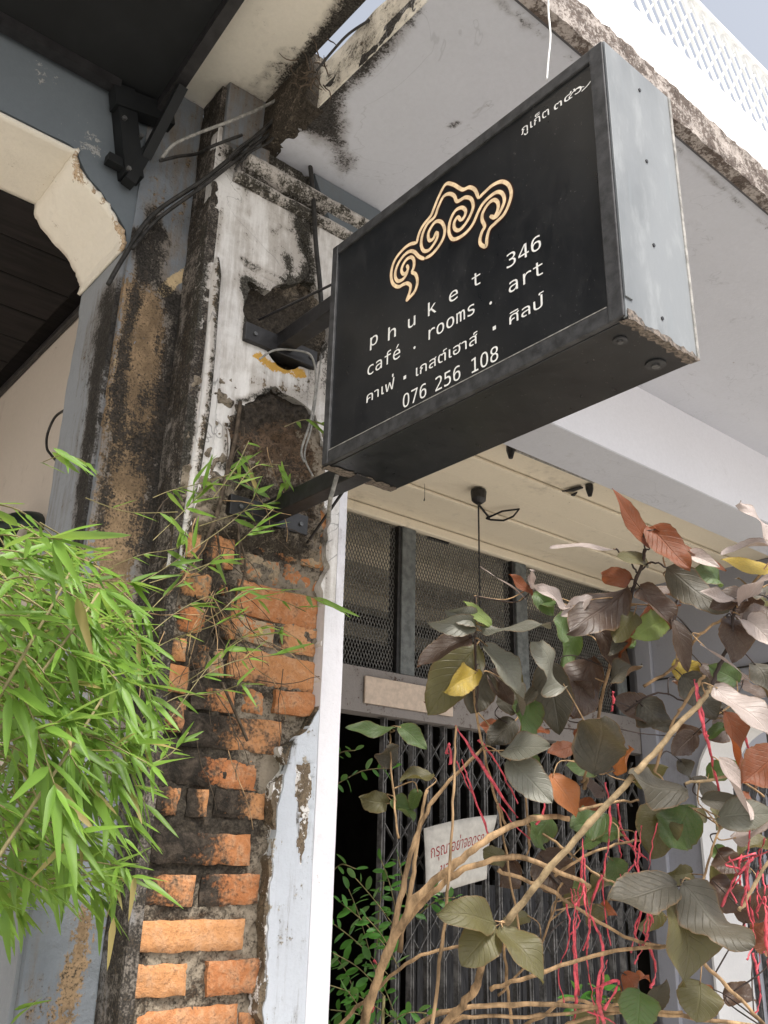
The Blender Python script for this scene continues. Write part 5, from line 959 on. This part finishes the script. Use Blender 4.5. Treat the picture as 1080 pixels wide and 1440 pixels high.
# stalk x, y, tip x, y, width, kind, distance at the stalk and at the tip
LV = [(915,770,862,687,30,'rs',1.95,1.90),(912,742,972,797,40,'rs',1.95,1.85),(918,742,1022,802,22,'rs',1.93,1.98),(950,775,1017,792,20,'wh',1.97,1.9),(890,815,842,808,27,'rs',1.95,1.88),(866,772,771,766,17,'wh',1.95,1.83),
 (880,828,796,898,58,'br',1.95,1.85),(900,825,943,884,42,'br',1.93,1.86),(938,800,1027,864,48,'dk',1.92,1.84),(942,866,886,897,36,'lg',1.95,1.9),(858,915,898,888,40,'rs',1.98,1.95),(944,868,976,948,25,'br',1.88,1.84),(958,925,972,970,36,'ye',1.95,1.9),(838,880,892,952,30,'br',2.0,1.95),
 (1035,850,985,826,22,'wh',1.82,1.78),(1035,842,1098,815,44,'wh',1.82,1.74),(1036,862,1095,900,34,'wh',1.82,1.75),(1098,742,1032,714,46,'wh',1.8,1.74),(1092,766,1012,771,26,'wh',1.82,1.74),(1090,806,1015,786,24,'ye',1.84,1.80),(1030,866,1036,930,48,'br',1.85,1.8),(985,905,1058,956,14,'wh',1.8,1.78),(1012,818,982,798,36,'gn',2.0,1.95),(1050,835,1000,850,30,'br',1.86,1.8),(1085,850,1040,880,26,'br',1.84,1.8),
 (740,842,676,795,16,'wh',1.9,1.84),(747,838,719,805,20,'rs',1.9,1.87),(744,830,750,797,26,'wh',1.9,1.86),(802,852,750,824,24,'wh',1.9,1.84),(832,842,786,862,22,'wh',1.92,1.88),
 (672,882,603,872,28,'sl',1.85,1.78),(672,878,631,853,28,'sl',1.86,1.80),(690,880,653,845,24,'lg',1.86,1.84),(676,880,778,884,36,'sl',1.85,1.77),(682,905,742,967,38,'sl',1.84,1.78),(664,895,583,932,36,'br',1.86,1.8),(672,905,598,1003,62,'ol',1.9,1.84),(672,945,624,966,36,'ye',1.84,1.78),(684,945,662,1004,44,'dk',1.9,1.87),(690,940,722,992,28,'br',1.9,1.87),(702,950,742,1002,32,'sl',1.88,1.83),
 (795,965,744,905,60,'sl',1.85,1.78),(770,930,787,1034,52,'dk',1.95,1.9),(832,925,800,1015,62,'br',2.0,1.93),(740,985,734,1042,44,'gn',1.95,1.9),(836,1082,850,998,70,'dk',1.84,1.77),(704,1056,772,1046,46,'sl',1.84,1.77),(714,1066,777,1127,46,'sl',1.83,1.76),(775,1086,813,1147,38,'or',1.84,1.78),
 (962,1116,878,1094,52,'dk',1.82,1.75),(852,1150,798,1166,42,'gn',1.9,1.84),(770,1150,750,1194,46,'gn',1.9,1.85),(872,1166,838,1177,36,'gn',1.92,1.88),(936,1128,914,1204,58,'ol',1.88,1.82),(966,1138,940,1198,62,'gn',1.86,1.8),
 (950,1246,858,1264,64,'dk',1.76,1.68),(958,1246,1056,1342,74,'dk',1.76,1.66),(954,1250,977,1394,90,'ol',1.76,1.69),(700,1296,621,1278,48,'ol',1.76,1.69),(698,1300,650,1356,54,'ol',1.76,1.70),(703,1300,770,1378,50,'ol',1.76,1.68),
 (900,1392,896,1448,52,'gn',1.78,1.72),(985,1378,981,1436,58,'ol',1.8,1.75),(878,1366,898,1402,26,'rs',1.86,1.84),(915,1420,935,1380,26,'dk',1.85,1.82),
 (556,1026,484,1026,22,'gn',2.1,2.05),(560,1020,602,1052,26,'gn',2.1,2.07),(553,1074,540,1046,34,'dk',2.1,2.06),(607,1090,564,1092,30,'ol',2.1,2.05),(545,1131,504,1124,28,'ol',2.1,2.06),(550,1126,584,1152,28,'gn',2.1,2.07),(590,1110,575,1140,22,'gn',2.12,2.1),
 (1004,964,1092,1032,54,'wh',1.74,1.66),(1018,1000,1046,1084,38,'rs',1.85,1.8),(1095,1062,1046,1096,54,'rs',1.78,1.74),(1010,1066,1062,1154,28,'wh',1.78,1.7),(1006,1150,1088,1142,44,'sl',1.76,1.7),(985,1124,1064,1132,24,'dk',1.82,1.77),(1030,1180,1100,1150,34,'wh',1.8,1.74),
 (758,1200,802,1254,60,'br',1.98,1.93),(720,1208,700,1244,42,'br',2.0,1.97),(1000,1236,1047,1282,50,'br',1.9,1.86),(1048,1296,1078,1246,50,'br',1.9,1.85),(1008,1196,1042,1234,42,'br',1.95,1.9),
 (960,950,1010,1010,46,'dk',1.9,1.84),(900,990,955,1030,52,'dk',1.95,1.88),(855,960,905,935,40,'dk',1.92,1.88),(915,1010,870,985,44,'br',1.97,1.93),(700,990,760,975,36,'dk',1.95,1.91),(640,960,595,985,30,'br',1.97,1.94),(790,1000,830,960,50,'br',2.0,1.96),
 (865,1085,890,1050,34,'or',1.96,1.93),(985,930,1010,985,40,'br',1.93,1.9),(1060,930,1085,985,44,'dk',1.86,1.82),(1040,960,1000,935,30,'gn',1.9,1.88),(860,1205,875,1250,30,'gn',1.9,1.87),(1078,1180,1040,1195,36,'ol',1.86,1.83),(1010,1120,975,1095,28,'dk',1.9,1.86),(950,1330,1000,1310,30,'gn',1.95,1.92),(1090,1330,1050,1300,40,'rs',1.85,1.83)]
rg = random.Random(77)
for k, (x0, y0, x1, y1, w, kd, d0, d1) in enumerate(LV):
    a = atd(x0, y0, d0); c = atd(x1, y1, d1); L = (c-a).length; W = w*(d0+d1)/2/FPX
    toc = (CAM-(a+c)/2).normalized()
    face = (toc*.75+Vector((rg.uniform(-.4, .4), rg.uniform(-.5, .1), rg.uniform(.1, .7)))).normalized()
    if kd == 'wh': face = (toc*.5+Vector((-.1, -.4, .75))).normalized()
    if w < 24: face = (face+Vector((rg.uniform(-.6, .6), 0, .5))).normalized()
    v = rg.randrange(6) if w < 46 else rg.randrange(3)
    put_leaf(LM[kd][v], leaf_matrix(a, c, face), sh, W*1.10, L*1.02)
# smaller leaves deeper in the tangle
ZN_ = [([(610,860),(760,830),(860,900),(900,1040),(840,1160),(700,1120),(640,1010)], 18), ([(850,800),(1080,760),(1090,1000),(980,1040),(880,960)], 20), ([(900,1020),(1090,1010),(1090,1220),(980,1230),(880,1170)], 15), ([(700,1180),(1000,1190),(1090,1260),(1090,1440),(860,1440),(720,1300)], 18)]
XL_ = []
for poly_, cnt_ in ZN_:
    k = 0
    while k < cnt_:
        x, y = rg.uniform(600, 1095), rg.uniform(760, 1445)
        if not bool(in_poly(np.array([x]), np.array([y]), poly_)[0]): continue
        k += 1; an = rg.uniform(-.6, 3.7); ln = rg.uniform(34, 60); d0 = rg.uniform(1.92, 2.16)
        XL_.append((x, y, x+ln*math.cos(an), y+ln*math.sin(an)*.9, ln*rg.uniform(.45, .62), rg.choice(['dk', 'br', 'br', 'gn', 'ol', 'ol', 'rs', 'gn'] if y < 1180 else ['br', 'ol', 'ol', 'gn', 'rs']), d0, d0-rg.uniform(.02, .08)))
for k, (x0, y0, x1, y1, w, kd, d0, d1) in enumerate(XL_):
    a = atd(x0, y0, d0); c = atd(x1, y1, d1); face = ((CAM-a).normalized()*.6+Vector((rg.uniform(-.6, .6), rg.uniform(-.6, .2), rg.uniform(.0, .9)))).normalized()
    put_leaf(LM[kd][rg.randrange(6)], leaf_matrix(a, c, face), sh, w*d0/FPX*1.2, (c-a).length)
ST = [('stem', [(505,1470,1.85),(520,1410,1.84),(545,1340,1.82),(585,1265,1.80),(640,1215,1.78),(690,1178,1.78),(745,1152,1.80),(800,1150,1.84)], .013, .006),
 ('stem', [(540,1350,1.83),(575,1290,1.82),(640,1230,1.80),(720,1205,1.80),(775,1222,1.80),(830,1245,1.82)], .009, .005),
 ('stem', [(548,1330,1.84),(566,1250,1.9),(585,1180,1.95),(610,1125,1.98),(660,1070,2.0),(720,1020,2.0)], .010, .004), ('stem', [(560,1340,1.88),(580,1240,1.95),(588,1170,2.0),(600,1110,2.03)], .008, .005),
 ('stem', [(606,1460,1.72),(622,1330,1.74),(632,1220,1.76),(638,1110,1.80),(641,1020,1.84)], .0055, .003),
 ('stem_pale', [(680,1345,1.78),(720,1290,1.77),(770,1225,1.76),(830,1158,1.76),(900,1082,1.77),(950,1025,1.79),(985,988,1.81),(1000,965,1.82)], .0105, .0075),
 ('stem_dark', [(1000,968,1.82),(1012,935,1.83),(1028,895,1.83),(1032,862,1.83),(1045,835,1.84)], .0065, .004), ('stem', [(680,1345,1.78),(668,1390,1.8),(640,1425,1.82),(610,1460,1.84)], .011, .012),
 ('stem', [(700,1225,1.82),(770,1250,1.82),(830,1290,1.82),(900,1325,1.82),(955,1334,1.82)], .006, .004), ('stem', [(690,1392,1.82),(760,1368,1.8),(850,1340,1.79),(935,1330,1.78)], .0065, .005),
 ('stem', [(470,1450,1.9),(520,1400,1.88),(580,1350,1.86),(650,1330,1.85),(690,1335,1.84)], .006, .004), ('stem', [(560,1460,1.86),(620,1425,1.84),(720,1412,1.82),(850,1418,1.82),(980,1432,1.82),(1090,1445,1.82)], .0075, .006),
 ('stem', [(580,1470,1.84),(650,1432,1.83),(760,1428,1.82),(880,1410,1.81)], .007, .004), ('stem', [(760,1480,1.84),(800,1440,1.83),(880,1424,1.82),(960,1424,1.82)], .006, .004), ('stem', [(690,1470,1.9),(760,1430,1.9),(800,1405,1.9),(860,1420,1.9)], .006, .005),
 ('stem', [(668,838,1.88),(668,920,1.87),(670,1000,1.88),(686,1080,1.90),(710,1160,1.92)], .0035, .004), ('stem_dark', [(668,838,1.86),(669,920,1.86),(672,1000,1.87)], .0035, .003),
 ('stem_dark', [(907,772,1.95),(896,812,1.95),(886,845,1.96),(878,872,1.97)], .0055, .0055), ('stem', [(878,872,1.97),(868,905,1.98),(858,935,1.99),(845,990,2.0),(830,1060,1.98),(822,1110,1.92)], .005, .006),
 ('stem_dark', [(866,772,1.94),(884,786,1.945),(897,806,1.95)], .003, .003), ('stem_dark', [(940,800,1.93),(918,790,1.94),(898,805,1.95)], .003, .003), ('stem', [(820,1100,1.92),(828,1075,1.86),(836,1050,1.86)], .004, .004),
 ('stem', [(905,965,1.92),(945,940,1.9),(965,915,1.88),(985,892,1.86),(1020,868,1.84)], .005, .004), ('stem', [(955,1000,1.86),(975,970,1.85),(990,950,1.84)], .005, .005), ('stem', [(920,1085,1.88),(935,1040,1.88),(955,1000,1.87)], .005, .004),
 ('stem_pale', [(962,1102,1.82),(1000,1096,1.82),(1040,1090,1.82),(1090,1085,1.82)], .0045, .004), ('stem', [(985,1350,1.84),(1020,1385,1.84),(1060,1425,1.84),(1090,1460,1.84)], .006, .005), ('stem_pale', [(1040,1280,1.8),(1062,1245,1.8),(1095,1180,1.8)], .0055, .005),
 ('stem', [(985,1250,1.8),(1000,1200,1.82),(1012,1165,1.84),(1025,1150,1.84)], .004, .003), ('stem', [(780,1232,1.84),(830,1200,1.84),(880,1185,1.85),(905,1180,1.86)], .0045, .003), ('stem', [(815,1140,1.78),(850,1130,1.8),(900,1125,1.82)], .005, .003),
 ('stem', [(560,1180,2.0),(552,1110,2.06),(548,1030,2.1)], .004, .003), ('stem', [(745,1190,1.9),(738,1100,1.92),(730,1040,1.95)], .004, .003), ('stem', [(735,1340,1.85),(712,1200,1.88),(700,1130,1.9)], .0035, .003), ('stem', [(720,1440,1.88),(712,1370,1.86),(708,1310,1.84)], .0055, .004),
 ('stem', [(740,1160,1.9),(790,1190,1.88),(840,1230,1.86),(872,1245,1.85)], .004, .003), ('stem', [(700,1400,1.95),(760,1330,1.95),(790,1240,1.93)], .004, .003), ('stem', [(1075,1120,1.8),(1040,1095,1.81)], .003, .003), ('stem_dark', [(880,1000,1.93),(920,975,1.92),(960,985,1.9),(1000,1010,1.88)], .003, .0025)]
for kq, (mat, pts, r0, r1) in enumerate(ST):
    sc_ = .66 if kq > 1 else .8; r0 *= sc_; r1 *= sc_
    P_ = smooth_pts([atd(x, y, d) for x, y, d in pts], 6); n_ = len(P_); mb = MB()
    mb.tube([p+Vector((rg.gauss(0, .0012), rg.gauss(0, .0012), rg.gauss(0, .0012))) for p in P_], [(r0+(r1-r0)*i/(n_-1))*(1+.18*(i % 6 == 0)) for i in range(n_)], 8); mb.build('stem', M[mat], sh, smooth=True)
SPTS = []
for mat, pts, r0, r1 in ST: SPTS += smooth_pts([atd(x, y, d) for x, y, d in pts], 8)
for x0, y0, x1, y1, w, kd, d0, d1 in LV+XL_:                      # stalks from leaf to nearest stem
    a = atd(x0, y0, d0); t_ = (atd(x1, y1, d1)-a).normalized(); nr = min(SPTS, key=lambda q_: (q_-a).length)
    if .006 < (nr-a).length < .30:
        mid_ = a*.6+nr*.4-t_*min(.02, (nr-a).length*.3)
        mb = MB(); mb.tube(smooth_pts([a+t_*.008, mid_, nr], 4), [.0013]*5+[.0017]*4, 5); mb.build('leaf_stalk', M['stem_dark'] if kd in ('dk', 'br', 'rs') else M['stem'], sh, smooth=True)
base = Vector((1.62, 1.22, 0))
for x, y, d in ((505,1470,1.85),(610,1460,1.84),(560,1460,1.86),(690,1470,1.9),(760,1480,1.84),(606,1460,1.72)):
    p = atd(x, y, d); mb = MB(); mb.tube(smooth_pts([p, p*.6+base*.4+Vector((0, 0, .05)), base+Vector((rg.uniform(-.08, .08), rg.uniform(-.08, .08), 0))], 5), .011, 8); mb.build('stem', M['stem'], sh, smooth=True)

# ------------------------------------------------------------------ red plastic strings tied on the shrub
SR = [[(640,1020),(680,1080),(728,1150)],[(641,1070),(668,1125),(690,1180)],[(648,1068),(662,1100),(688,1175)],[(672,1040),(700,1075),(730,1130)],[(628,1060),(630,1045),(634,1075)],[(978,955),(985,1010),(1000,1060),(1010,1115)],[(980,960),(990,1020),(996,1040)],
 [(862,972),(862,1000)],[(1045,1030),(1055,1055)],[(805,1330),(812,1400),(806,1445)],[(818,1260),(808,1320),(815,1400)],[(845,1230),(832,1280),(848,1330),(842,1400),(850,1440)],[(852,1200),(850,1260),(858,1330)],[(868,1130),(876,1170),(895,1200)],[(872,1180),(900,1200),(880,1230)],[(895,1195),(910,1210)],
 [(1060,1200),(1020,1215),(1045,1225),(1028,1250)],[(1040,1180),(1042,1250),(1050,1320)],[(1062,1205),(1030,1240),(1015,1275)],[(1050,1220),(1058,1290),(1075,1340)],[(1060,1340),(1070,1400),(1060,1430)],[(1085,1195),(1040,1212)],[(912,1270),(915,1300),(905,1330)],[(915,1330),(922,1370),(915,1390)],
 [(770,1100),(764,1140),(752,1160)],[(850,1100),(858,1150),(855,1200)],[(835,1390),(870,1380),(850,1420)],[(820,1420),(850,1432),(870,1445)],[(525,1350),(535,1365),(528,1380)],[(515,1400),(525,1420),(510,1430)],[(700,1130),(730,1165),(760,1190)],[(885,1340),(900,1290),(905,1250)],[(1075,1260),(1078,1330),(1085,1400)],[(838,1445),(846,1400),(852,1350)]]
for k in range(22):
    x = rg.choice([rg.uniform(785, 925), rg.uniform(785, 925), rg.uniform(1025, 1085)]); y = rg.uniform(1150, 1300); ln = rg.uniform(60, 150)
    SR.append([(x, y), (x+rg.uniform(-8, 8), y+ln*.35), (x+rg.uniform(-14, 14), y+ln*.7), (x+rg.uniform(-18, 18), y+ln)])
for k, pts in enumerate(SR):
    d = 1.86+rg.uniform(-.10, .06) if pts[0][0] > 760 else 1.9
    mb = MB(); P_ = smooth_pts([atd(x+rg.uniform(-2, 2), y, d+rg.uniform(-.02, .02)) for x, y in pts], 7)
    vs = []; n_ = len(P_); tw = rg.uniform(0, 3); sp_ = rg.uniform(1, 3)
    wd = rg.uniform(.0018, .0038) if k < 34 else rg.uniform(.0012, .0024)
    for i, p in enumerate(P_):
        a = tw+sp_*i/n_*2; t_ = (P_[min(i+1, n_-1)]-P_[max(i-1, 0)]).normalized(); s1 = t_.cross(fw).normalized(); s2 = t_.cross(s1); v_ = s1*math.cos(a)+s2*math.sin(a)*.6
        if abs(v_.dot(s1)) < .35: v_ = s1*.5+s2*.5
        p = p+Vector((rg.gauss(0, .001), rg.gauss(0, .001), 0)); vs += [p-v_*wd, p+s2*.0008, p+v_*wd]
    mb.add(vs, [(3*i+k2, 3*i+k2+1, 3*i+k2+4, 3*i+k2+3) for i in range(n_-1) for k2 in range(2)])
    o = mb.build('plastic_string', M['string'], None, smooth=True, recalc=False); o.modifiers.new('t', 'SOLIDIFY').thickness = .0007
    cx_ = sum(q_[0] for q_ in pts)/len(pts); cy_ = sum(q_[1] for q_ in pts)/len(pts)
    lab = ('red plastic string stretched across the gate above the paper notice' if cx_ < 735 and cy_ < 1200 else 'red plastic string caught at the foot of the arching tan stem' if cx_ < 600 else 'red plastic string dangling near the right edge, below the pale leaves' if cx_ > 970 and cy_ > 1150 else
           'red plastic string hanging across the pale arch' if cx_ > 970 else 'red plastic string knotted low among the crossing stems at bottom centre' if cy_ > 1380 else 'red plastic string hanging below the long pale diagonal branch' if cy_ > 1210 else 'red plastic string looped behind the long pale diagonal branch')
    tag(o, lab, 'string', 'red strings: '+lab[19:])

# ------------------------------------------------------------------ bamboo on the left
bb = thing('bamboo_clump', 'bright green bamboo clump drooping over the lower left of the pillar', 'bamboo', (.05, 1.15, 0))
BL = [leaf_mesh('leaf', M['bamboo'], 1, 1, 8, 2, blade, .35, dr_, .25, 40+i, twist=tw_) for i, (dr_, tw_) in enumerate(((.1, 0), (.35, .6), (.6, -.5), (.9, .3), (.25, 1.2)))]
rg = random.Random(5)
zone = [(-60,735),(40,742),(120,760),(185,800),(215,870),(222,960),(215,1050),(208,1130),(190,1210),(150,1270),(95,1250),(40,1270),(-60,1330)]
leaves = []; twigs = []
def whorl(p, d, nleaf, L, spread=.9):
    for k in range(nleaf):
        q = Vector((rg.gauss(0, 1), rg.gauss(0, 1), rg.gauss(0, 1))).normalized()
        dd = (d+q*spread*rg.uniform(.4, 1)+Vector((0, 0, -.25))).normalized()
        l = L*rg.uniform(.65, 1.25); f = (Vector((0, -.2, 1))+q*.7+(CAM-p).normalized()*.6).normalized()
        leaves.append((p+d*rg.uniform(-.03, .01), dd, l, l*rg.uniform(.13, .19), f))
def branchlet(pts, L, step=.018, r=.0012):
    P_ = smooth_pts(pts, 8); acc = 0.0; side = 1
    for i in range(len(P_)-1):
        twigs.append((P_[i], P_[i+1], r*(1.25-.7*i/len(P_)))); sgl = (P_[i+1]-P_[i]); acc += sgl.length
        if acc > step and i > len(P_)*.15:
            acc = 0; side = -side; ax_ = sgl.normalized(); q = ax_.cross(Vector((0, 0, 1))).normalized()
            dd = (ax_*rg.uniform(.1, .8)+q*side*rg.uniform(.4, 1.1)+Vector((rg.gauss(0, .35), rg.gauss(0, .35), rg.uniform(-.9, .35)))).normalized()
            l = L*rg.uniform(.7, 1.25); f = (Vector((0, -.2, 1))+Vector((rg.gauss(0, .4), rg.gauss(0, .4), 0))+(CAM-P_[i]).normalized()*.7).normalized()
            leaves.append((P_[i], dd, l, l*rg.uniform(.14, .20), f))
    whorl(P_[-1], (P_[-1]-P_[-3]).normalized(), rg.randint(4, 6), L*1.0, 1.0)
def zin(x, y): return bool(in_poly(np.array([float(x)]), np.array([float(y)]), zone)[0])
k = 0
while k < 200:
    x, y = rg.uniform(-60, 225), rg.uniform(745, 1320)
    if not zin(x, y): continue
    k += 1; dep = rg.uniform(1.02, 1.42) if x < 120 else rg.uniform(1.15, 1.45)
    if k > 128: dep = rg.uniform(1.36, 1.55)
    e = atd(x, y, dep); ln = rg.uniform(.12, .24); up_ = (y < 900)
    d = (RT*rg.uniform(.5, 1.0)+UP*(rg.uniform(-.35, .4) if up_ else rg.uniform(-.9, .4))+fw*rg.uniform(-.35, .35)).normalized()
    s0 = e-d*ln+Vector((0, 0, rg.uniform(-.02, .05))); branchlet([s0, s0*.5+e*.5+Vector((0, 0, rg.uniform(.01, .04))), e], rg.uniform(.052, .085))
# sprigs reaching over the bricks
SP = [[(210,820),(300,790),(350,750),(385,715)],[(280,740),(340,720),(395,700),(400,680)],[(330,690),(360,655),(405,655)],[(250,900),(310,860),(350,830),(420,835),(470,850)],[(230,980),(290,940),(340,900),(395,890)],[(200,900),(250,860),(290,840),(330,830)],[(240,1010),(300,930),(350,890),(385,880),(420,900)],[(120,700),(180,720),(250,720)],[(215,760),(262,715),(285,690)],[(400,600),(430,590),(460,600)],[(150,800),(200,780),(250,770),(262,745)],[(200,1080),(240,1060),(265,1030)],[(90,1180),(130,1130),(165,1130)],[(150,1290),(165,1240),(175,1240)],[(60,650),(90,640),(120,650)],[(260,780),(330,730),(360,690),(345,640)],[(270,960),(330,930),(400,920)],[(215,700),(240,690),(280,680),(330,665)],[(180,830),(230,800),(290,760)],[(190,930),(240,900),(300,880),(350,860)],[(200,1010),(250,980),(300,975),(345,960)],[(330,850),(380,840),(430,860)],[(300,700),(330,660),(350,620)],[(200,870),(240,830),(285,800),(310,780)]]
for pts in SP:
    P_ = smooth_pts([atd(x, y, (1.6-.06-.10*rg.random())/ray(x, y).y) for x, y in pts], 5)
    for a, c in zip(P_[:-1], P_[1:]): twigs.append((a, c, .0009))
    n_ = len(P_)
    for i in range(n_//3, n_, 3):
        d = (P_[min(i+1, n_-1)]-P_[i-1]).normalized(); whorl(P_[i], d, rg.randint(1, 3), rg.uniform(.05, .075), 1.0)
# a few long leaves that stand out
for x0, y0, x1, y1, d0, l_ in ((75,630,138,672,1.35,.0),(92,635,97,668,1.35,0),(440,840,508,868,1.95,0),(380,700,322,672,1.95,0),(355,640,310,665,1.95,0),(200,1235,262,1280,1.3,0),(60,880,115,878,1.05,0),(70,800,78,860,1.05,0),(30,1000,150,1010,1.1,0),(0,870,90,905,1.08,0),(185,975,236,1035,1.3,0),(182,1000,178,1060,1.3,0),(120,1040,200,1090,1.2,0),(100,1180,40,1240,1.1,0),(105,1175,150,1240,1.1,0),(110,1170,190,1160,1.1,0),(190,1230,180,1300,1.2,0),(185,1232,240,1240,1.2,0),(160,1290,150,1370,1.2,0),(20,1420,75,1405,1.2,0),(15,1440,60,1400,1.2,0)):
    a = atd(x0, y0, d0); c = atd(x1, y1, d0-.02); L = (c-a).length; leaves.append((a, (c-a).normalized(), L, max(.008, L*.15), ((CAM-a).normalized()+Vector((0, 0, .6))).normalized()))
vis = []
for lf in leaves:
    p = lf[0]+lf[1]*lf[2]*.5-CAM; dp = p.dot(fw); X_, Y_ = 540+FPX*p.dot(RT)/dp, 720-FPX*p.dot(UP)/dp
    vis.append((lf[2]/dp*(1 if -30 < X_ < 1100 and 0 < Y_ < 1460 else .01)*(1.0 if dp < 1.28 else .75 if dp < 1.5 else 1.0), lf))
vis.sort(key=lambda t: -t[0])
for k, (s_, (p, d, L, W, f)) in enumerate(vis[:300]):
    put_leaf(BL[k % 5], leaf_matrix(p, p+d, f), bb, W, L)
allv = []; allf = []; alluv = []
for k, (s_, (p, d, L, W, f)) in enumerate(vis[300:]):
    me = BL[k % 5]; mt = leaf_matrix(p, p+d, f) @ Matrix.Diagonal((W, L, W, 1)); b0 = len(allv)
    allv += [tuple(mt @ v.co) for v in me.vertices]; allf += [tuple(b0+i for i in q.vertices) for q in me.polygons]
me = bpy.data.meshes.new('foliage'); me.from_pydata(allv, [], allf); me.polygons.foreach_set('use_smooth', [True]*len(allf)); tag(link('foliage', me, M['bamboo'], bb), kind='stuff')
mb = MB()
for a, c, r in twigs: mb.tube([a, c], r, 4, cap=False)
tag(mb.build('twigs', M['twig'], bb, recalc=False), kind='stuff')
for i in range(9):
    b0 = Vector((.02+rg.uniform(-.15, .12), 1.15+rg.uniform(-.12, .1), 0)); t_ = atd(rg.uniform(-40, 160), rg.uniform(760, 1000), rg.uniform(1.1, 1.4))
    mb = MB(); mb.tube(smooth_pts([b0, b0*.5+t_*.5+Vector((-.05, -.02, .25)), t_], 8), [.006-.0045*k/16 for k in range(17)], 6); mb.build('culm', M['twig'], bb, smooth=True)

# ------------------------------------------------------------------ small leaved green plant by the gate
sp_ = thing('small_leaved_plant', 'dark green small leaved plant growing by the pillar in front of the gate', 'plant', (1.72, 2.1, .15))
SL = [leaf_mesh('leaf', M['small'], 1, 1, 6, 2, oval, .25, dr_, .2, 60+i) for i, dr_ in enumerate((.1, .4, .7))]
rg = random.Random(9); cnt = 0
def frond(x0, y0, x1, y1, dep, nl, L):
    global cnt
    P_ = smooth_pts([atd(x0, y0, dep), atd((x0+x1)/2+rg.uniform(-5, 5), (y0+y1)/2-8, dep-.02), atd(x1, y1, dep-.03)], 6)
    mb = MB(); mb.tube(P_, .0014, 5); mb.build('twig', M['twig'], sp_, smooth=True)
    for i in range(nl):
        t = (i+1)/nl; p = P_[min(len(P_)-1, int(t*(len(P_)-1)))]; ax_ = (P_[-1]-P_[0]).normalized()
        sd_ = ax_.cross(fw).normalized()*(1 if i % 2 else -1)
        d = (ax_*.55+sd_*.8+Vector((rg.gauss(0, .25), rg.gauss(0, .25), -.25+rg.gauss(0, .2)))).normalized()
        if i == nl-1: d = ax_
        f = ((CAM-p).normalized()*.5+Vector((rg.gauss(0, .5), rg.gauss(0, .5), .7))).normalized(); l = L*rg.uniform(.75, 1.2)
        put_leaf(SL[cnt % 3], leaf_matrix(p, p+d, f), sp_, l*.42, l); cnt += 1
for a in [(470,1105,548,1080,2.35,10,.034),(468,1225,500,1222,2.4,3,.035),(462,1080,500,1055,2.4,7,.026),(560,1300,536,1210,2.35,10,.034),(560,1310,500,1235,2.38,10,.036),(550,1340,480,1270,2.35,10,.038),(545,1370,470,1300,2.38,10,.038),(560,1360,515,1290,2.3,11,.036),(540,1400,468,1340,2.32,11,.038),(550,1430,462,1385,2.3,11,.04),(540,1450,465,1420,2.3,10,.04),(560,1440,520,1350,2.32,11,.038),(530,1460,490,1395,2.28,10,.04),(575,1270,560,1205,2.4,7,.03),(590,1285,640,1262,2.4,9,.032),(580,1290,610,1248,2.42,8,.03),(500,1460,455,1445,2.3,8,.04),(545,1440,600,1425,2.3,8,.035),(520,1340,490,1250,2.42,10,.036),(530,1330,540,1240,2.4,10,.034),(500,1400,475,1350,2.4,9,.036),(830,1440,850,1385,2.3,8,.05),(820,1440,810,1395,2.3,6,.05)]:
    frond(*a)
for x, y in ((540,1400),(560,1440),(520,1450),(825,1440)):
    p = atd(x, y, 2.3); b0 = Vector((1.72+rg.uniform(-.1, .1), 2.1+rg.uniform(-.08, .08), .15)) if x < 700 else Vector((p.x+.02, p.y, .15))
    mb = MB(); mb.tube(smooth_pts([b0, (b0+p)/2+Vector((.01, 0, 0)), p], 5), .004, 6); mb.build('stem', M['twig'], sp_, smooth=True)
# rounded dark hood on the beige wall
hd = thing('wall_hood', 'dark green rounded hood on the beige wall behind the bamboo tops', 'hood', tuple(at(37, 760, 'X', .72)))
c_ = at(37, 762, 'X', .735); mb = MB(); vs = []; fs = []
for j in range(7):
    a = math.pi/2*j/6
    for i in range(17):
        t_ = math.pi*i/16; vs.append((c_.x-.10*math.cos(a)*math.sin(t_), c_.y+.13*math.cos(a)*math.cos(t_), c_.z+.075*math.sin(a)))
fs = [(j*17+i, j*17+i+1, (j+1)*17+i+1, (j+1)*17+i) for j in range(6) for i in range(16)]
mb.add(vs, fs); hood = mb.build('hood_shell', plain('dark_green_hood', (.015, .025, .022), .5, .4, var=.3, scale=20), hd, smooth=True); hood.modifiers.new('t', 'SOLIDIFY').thickness = .004
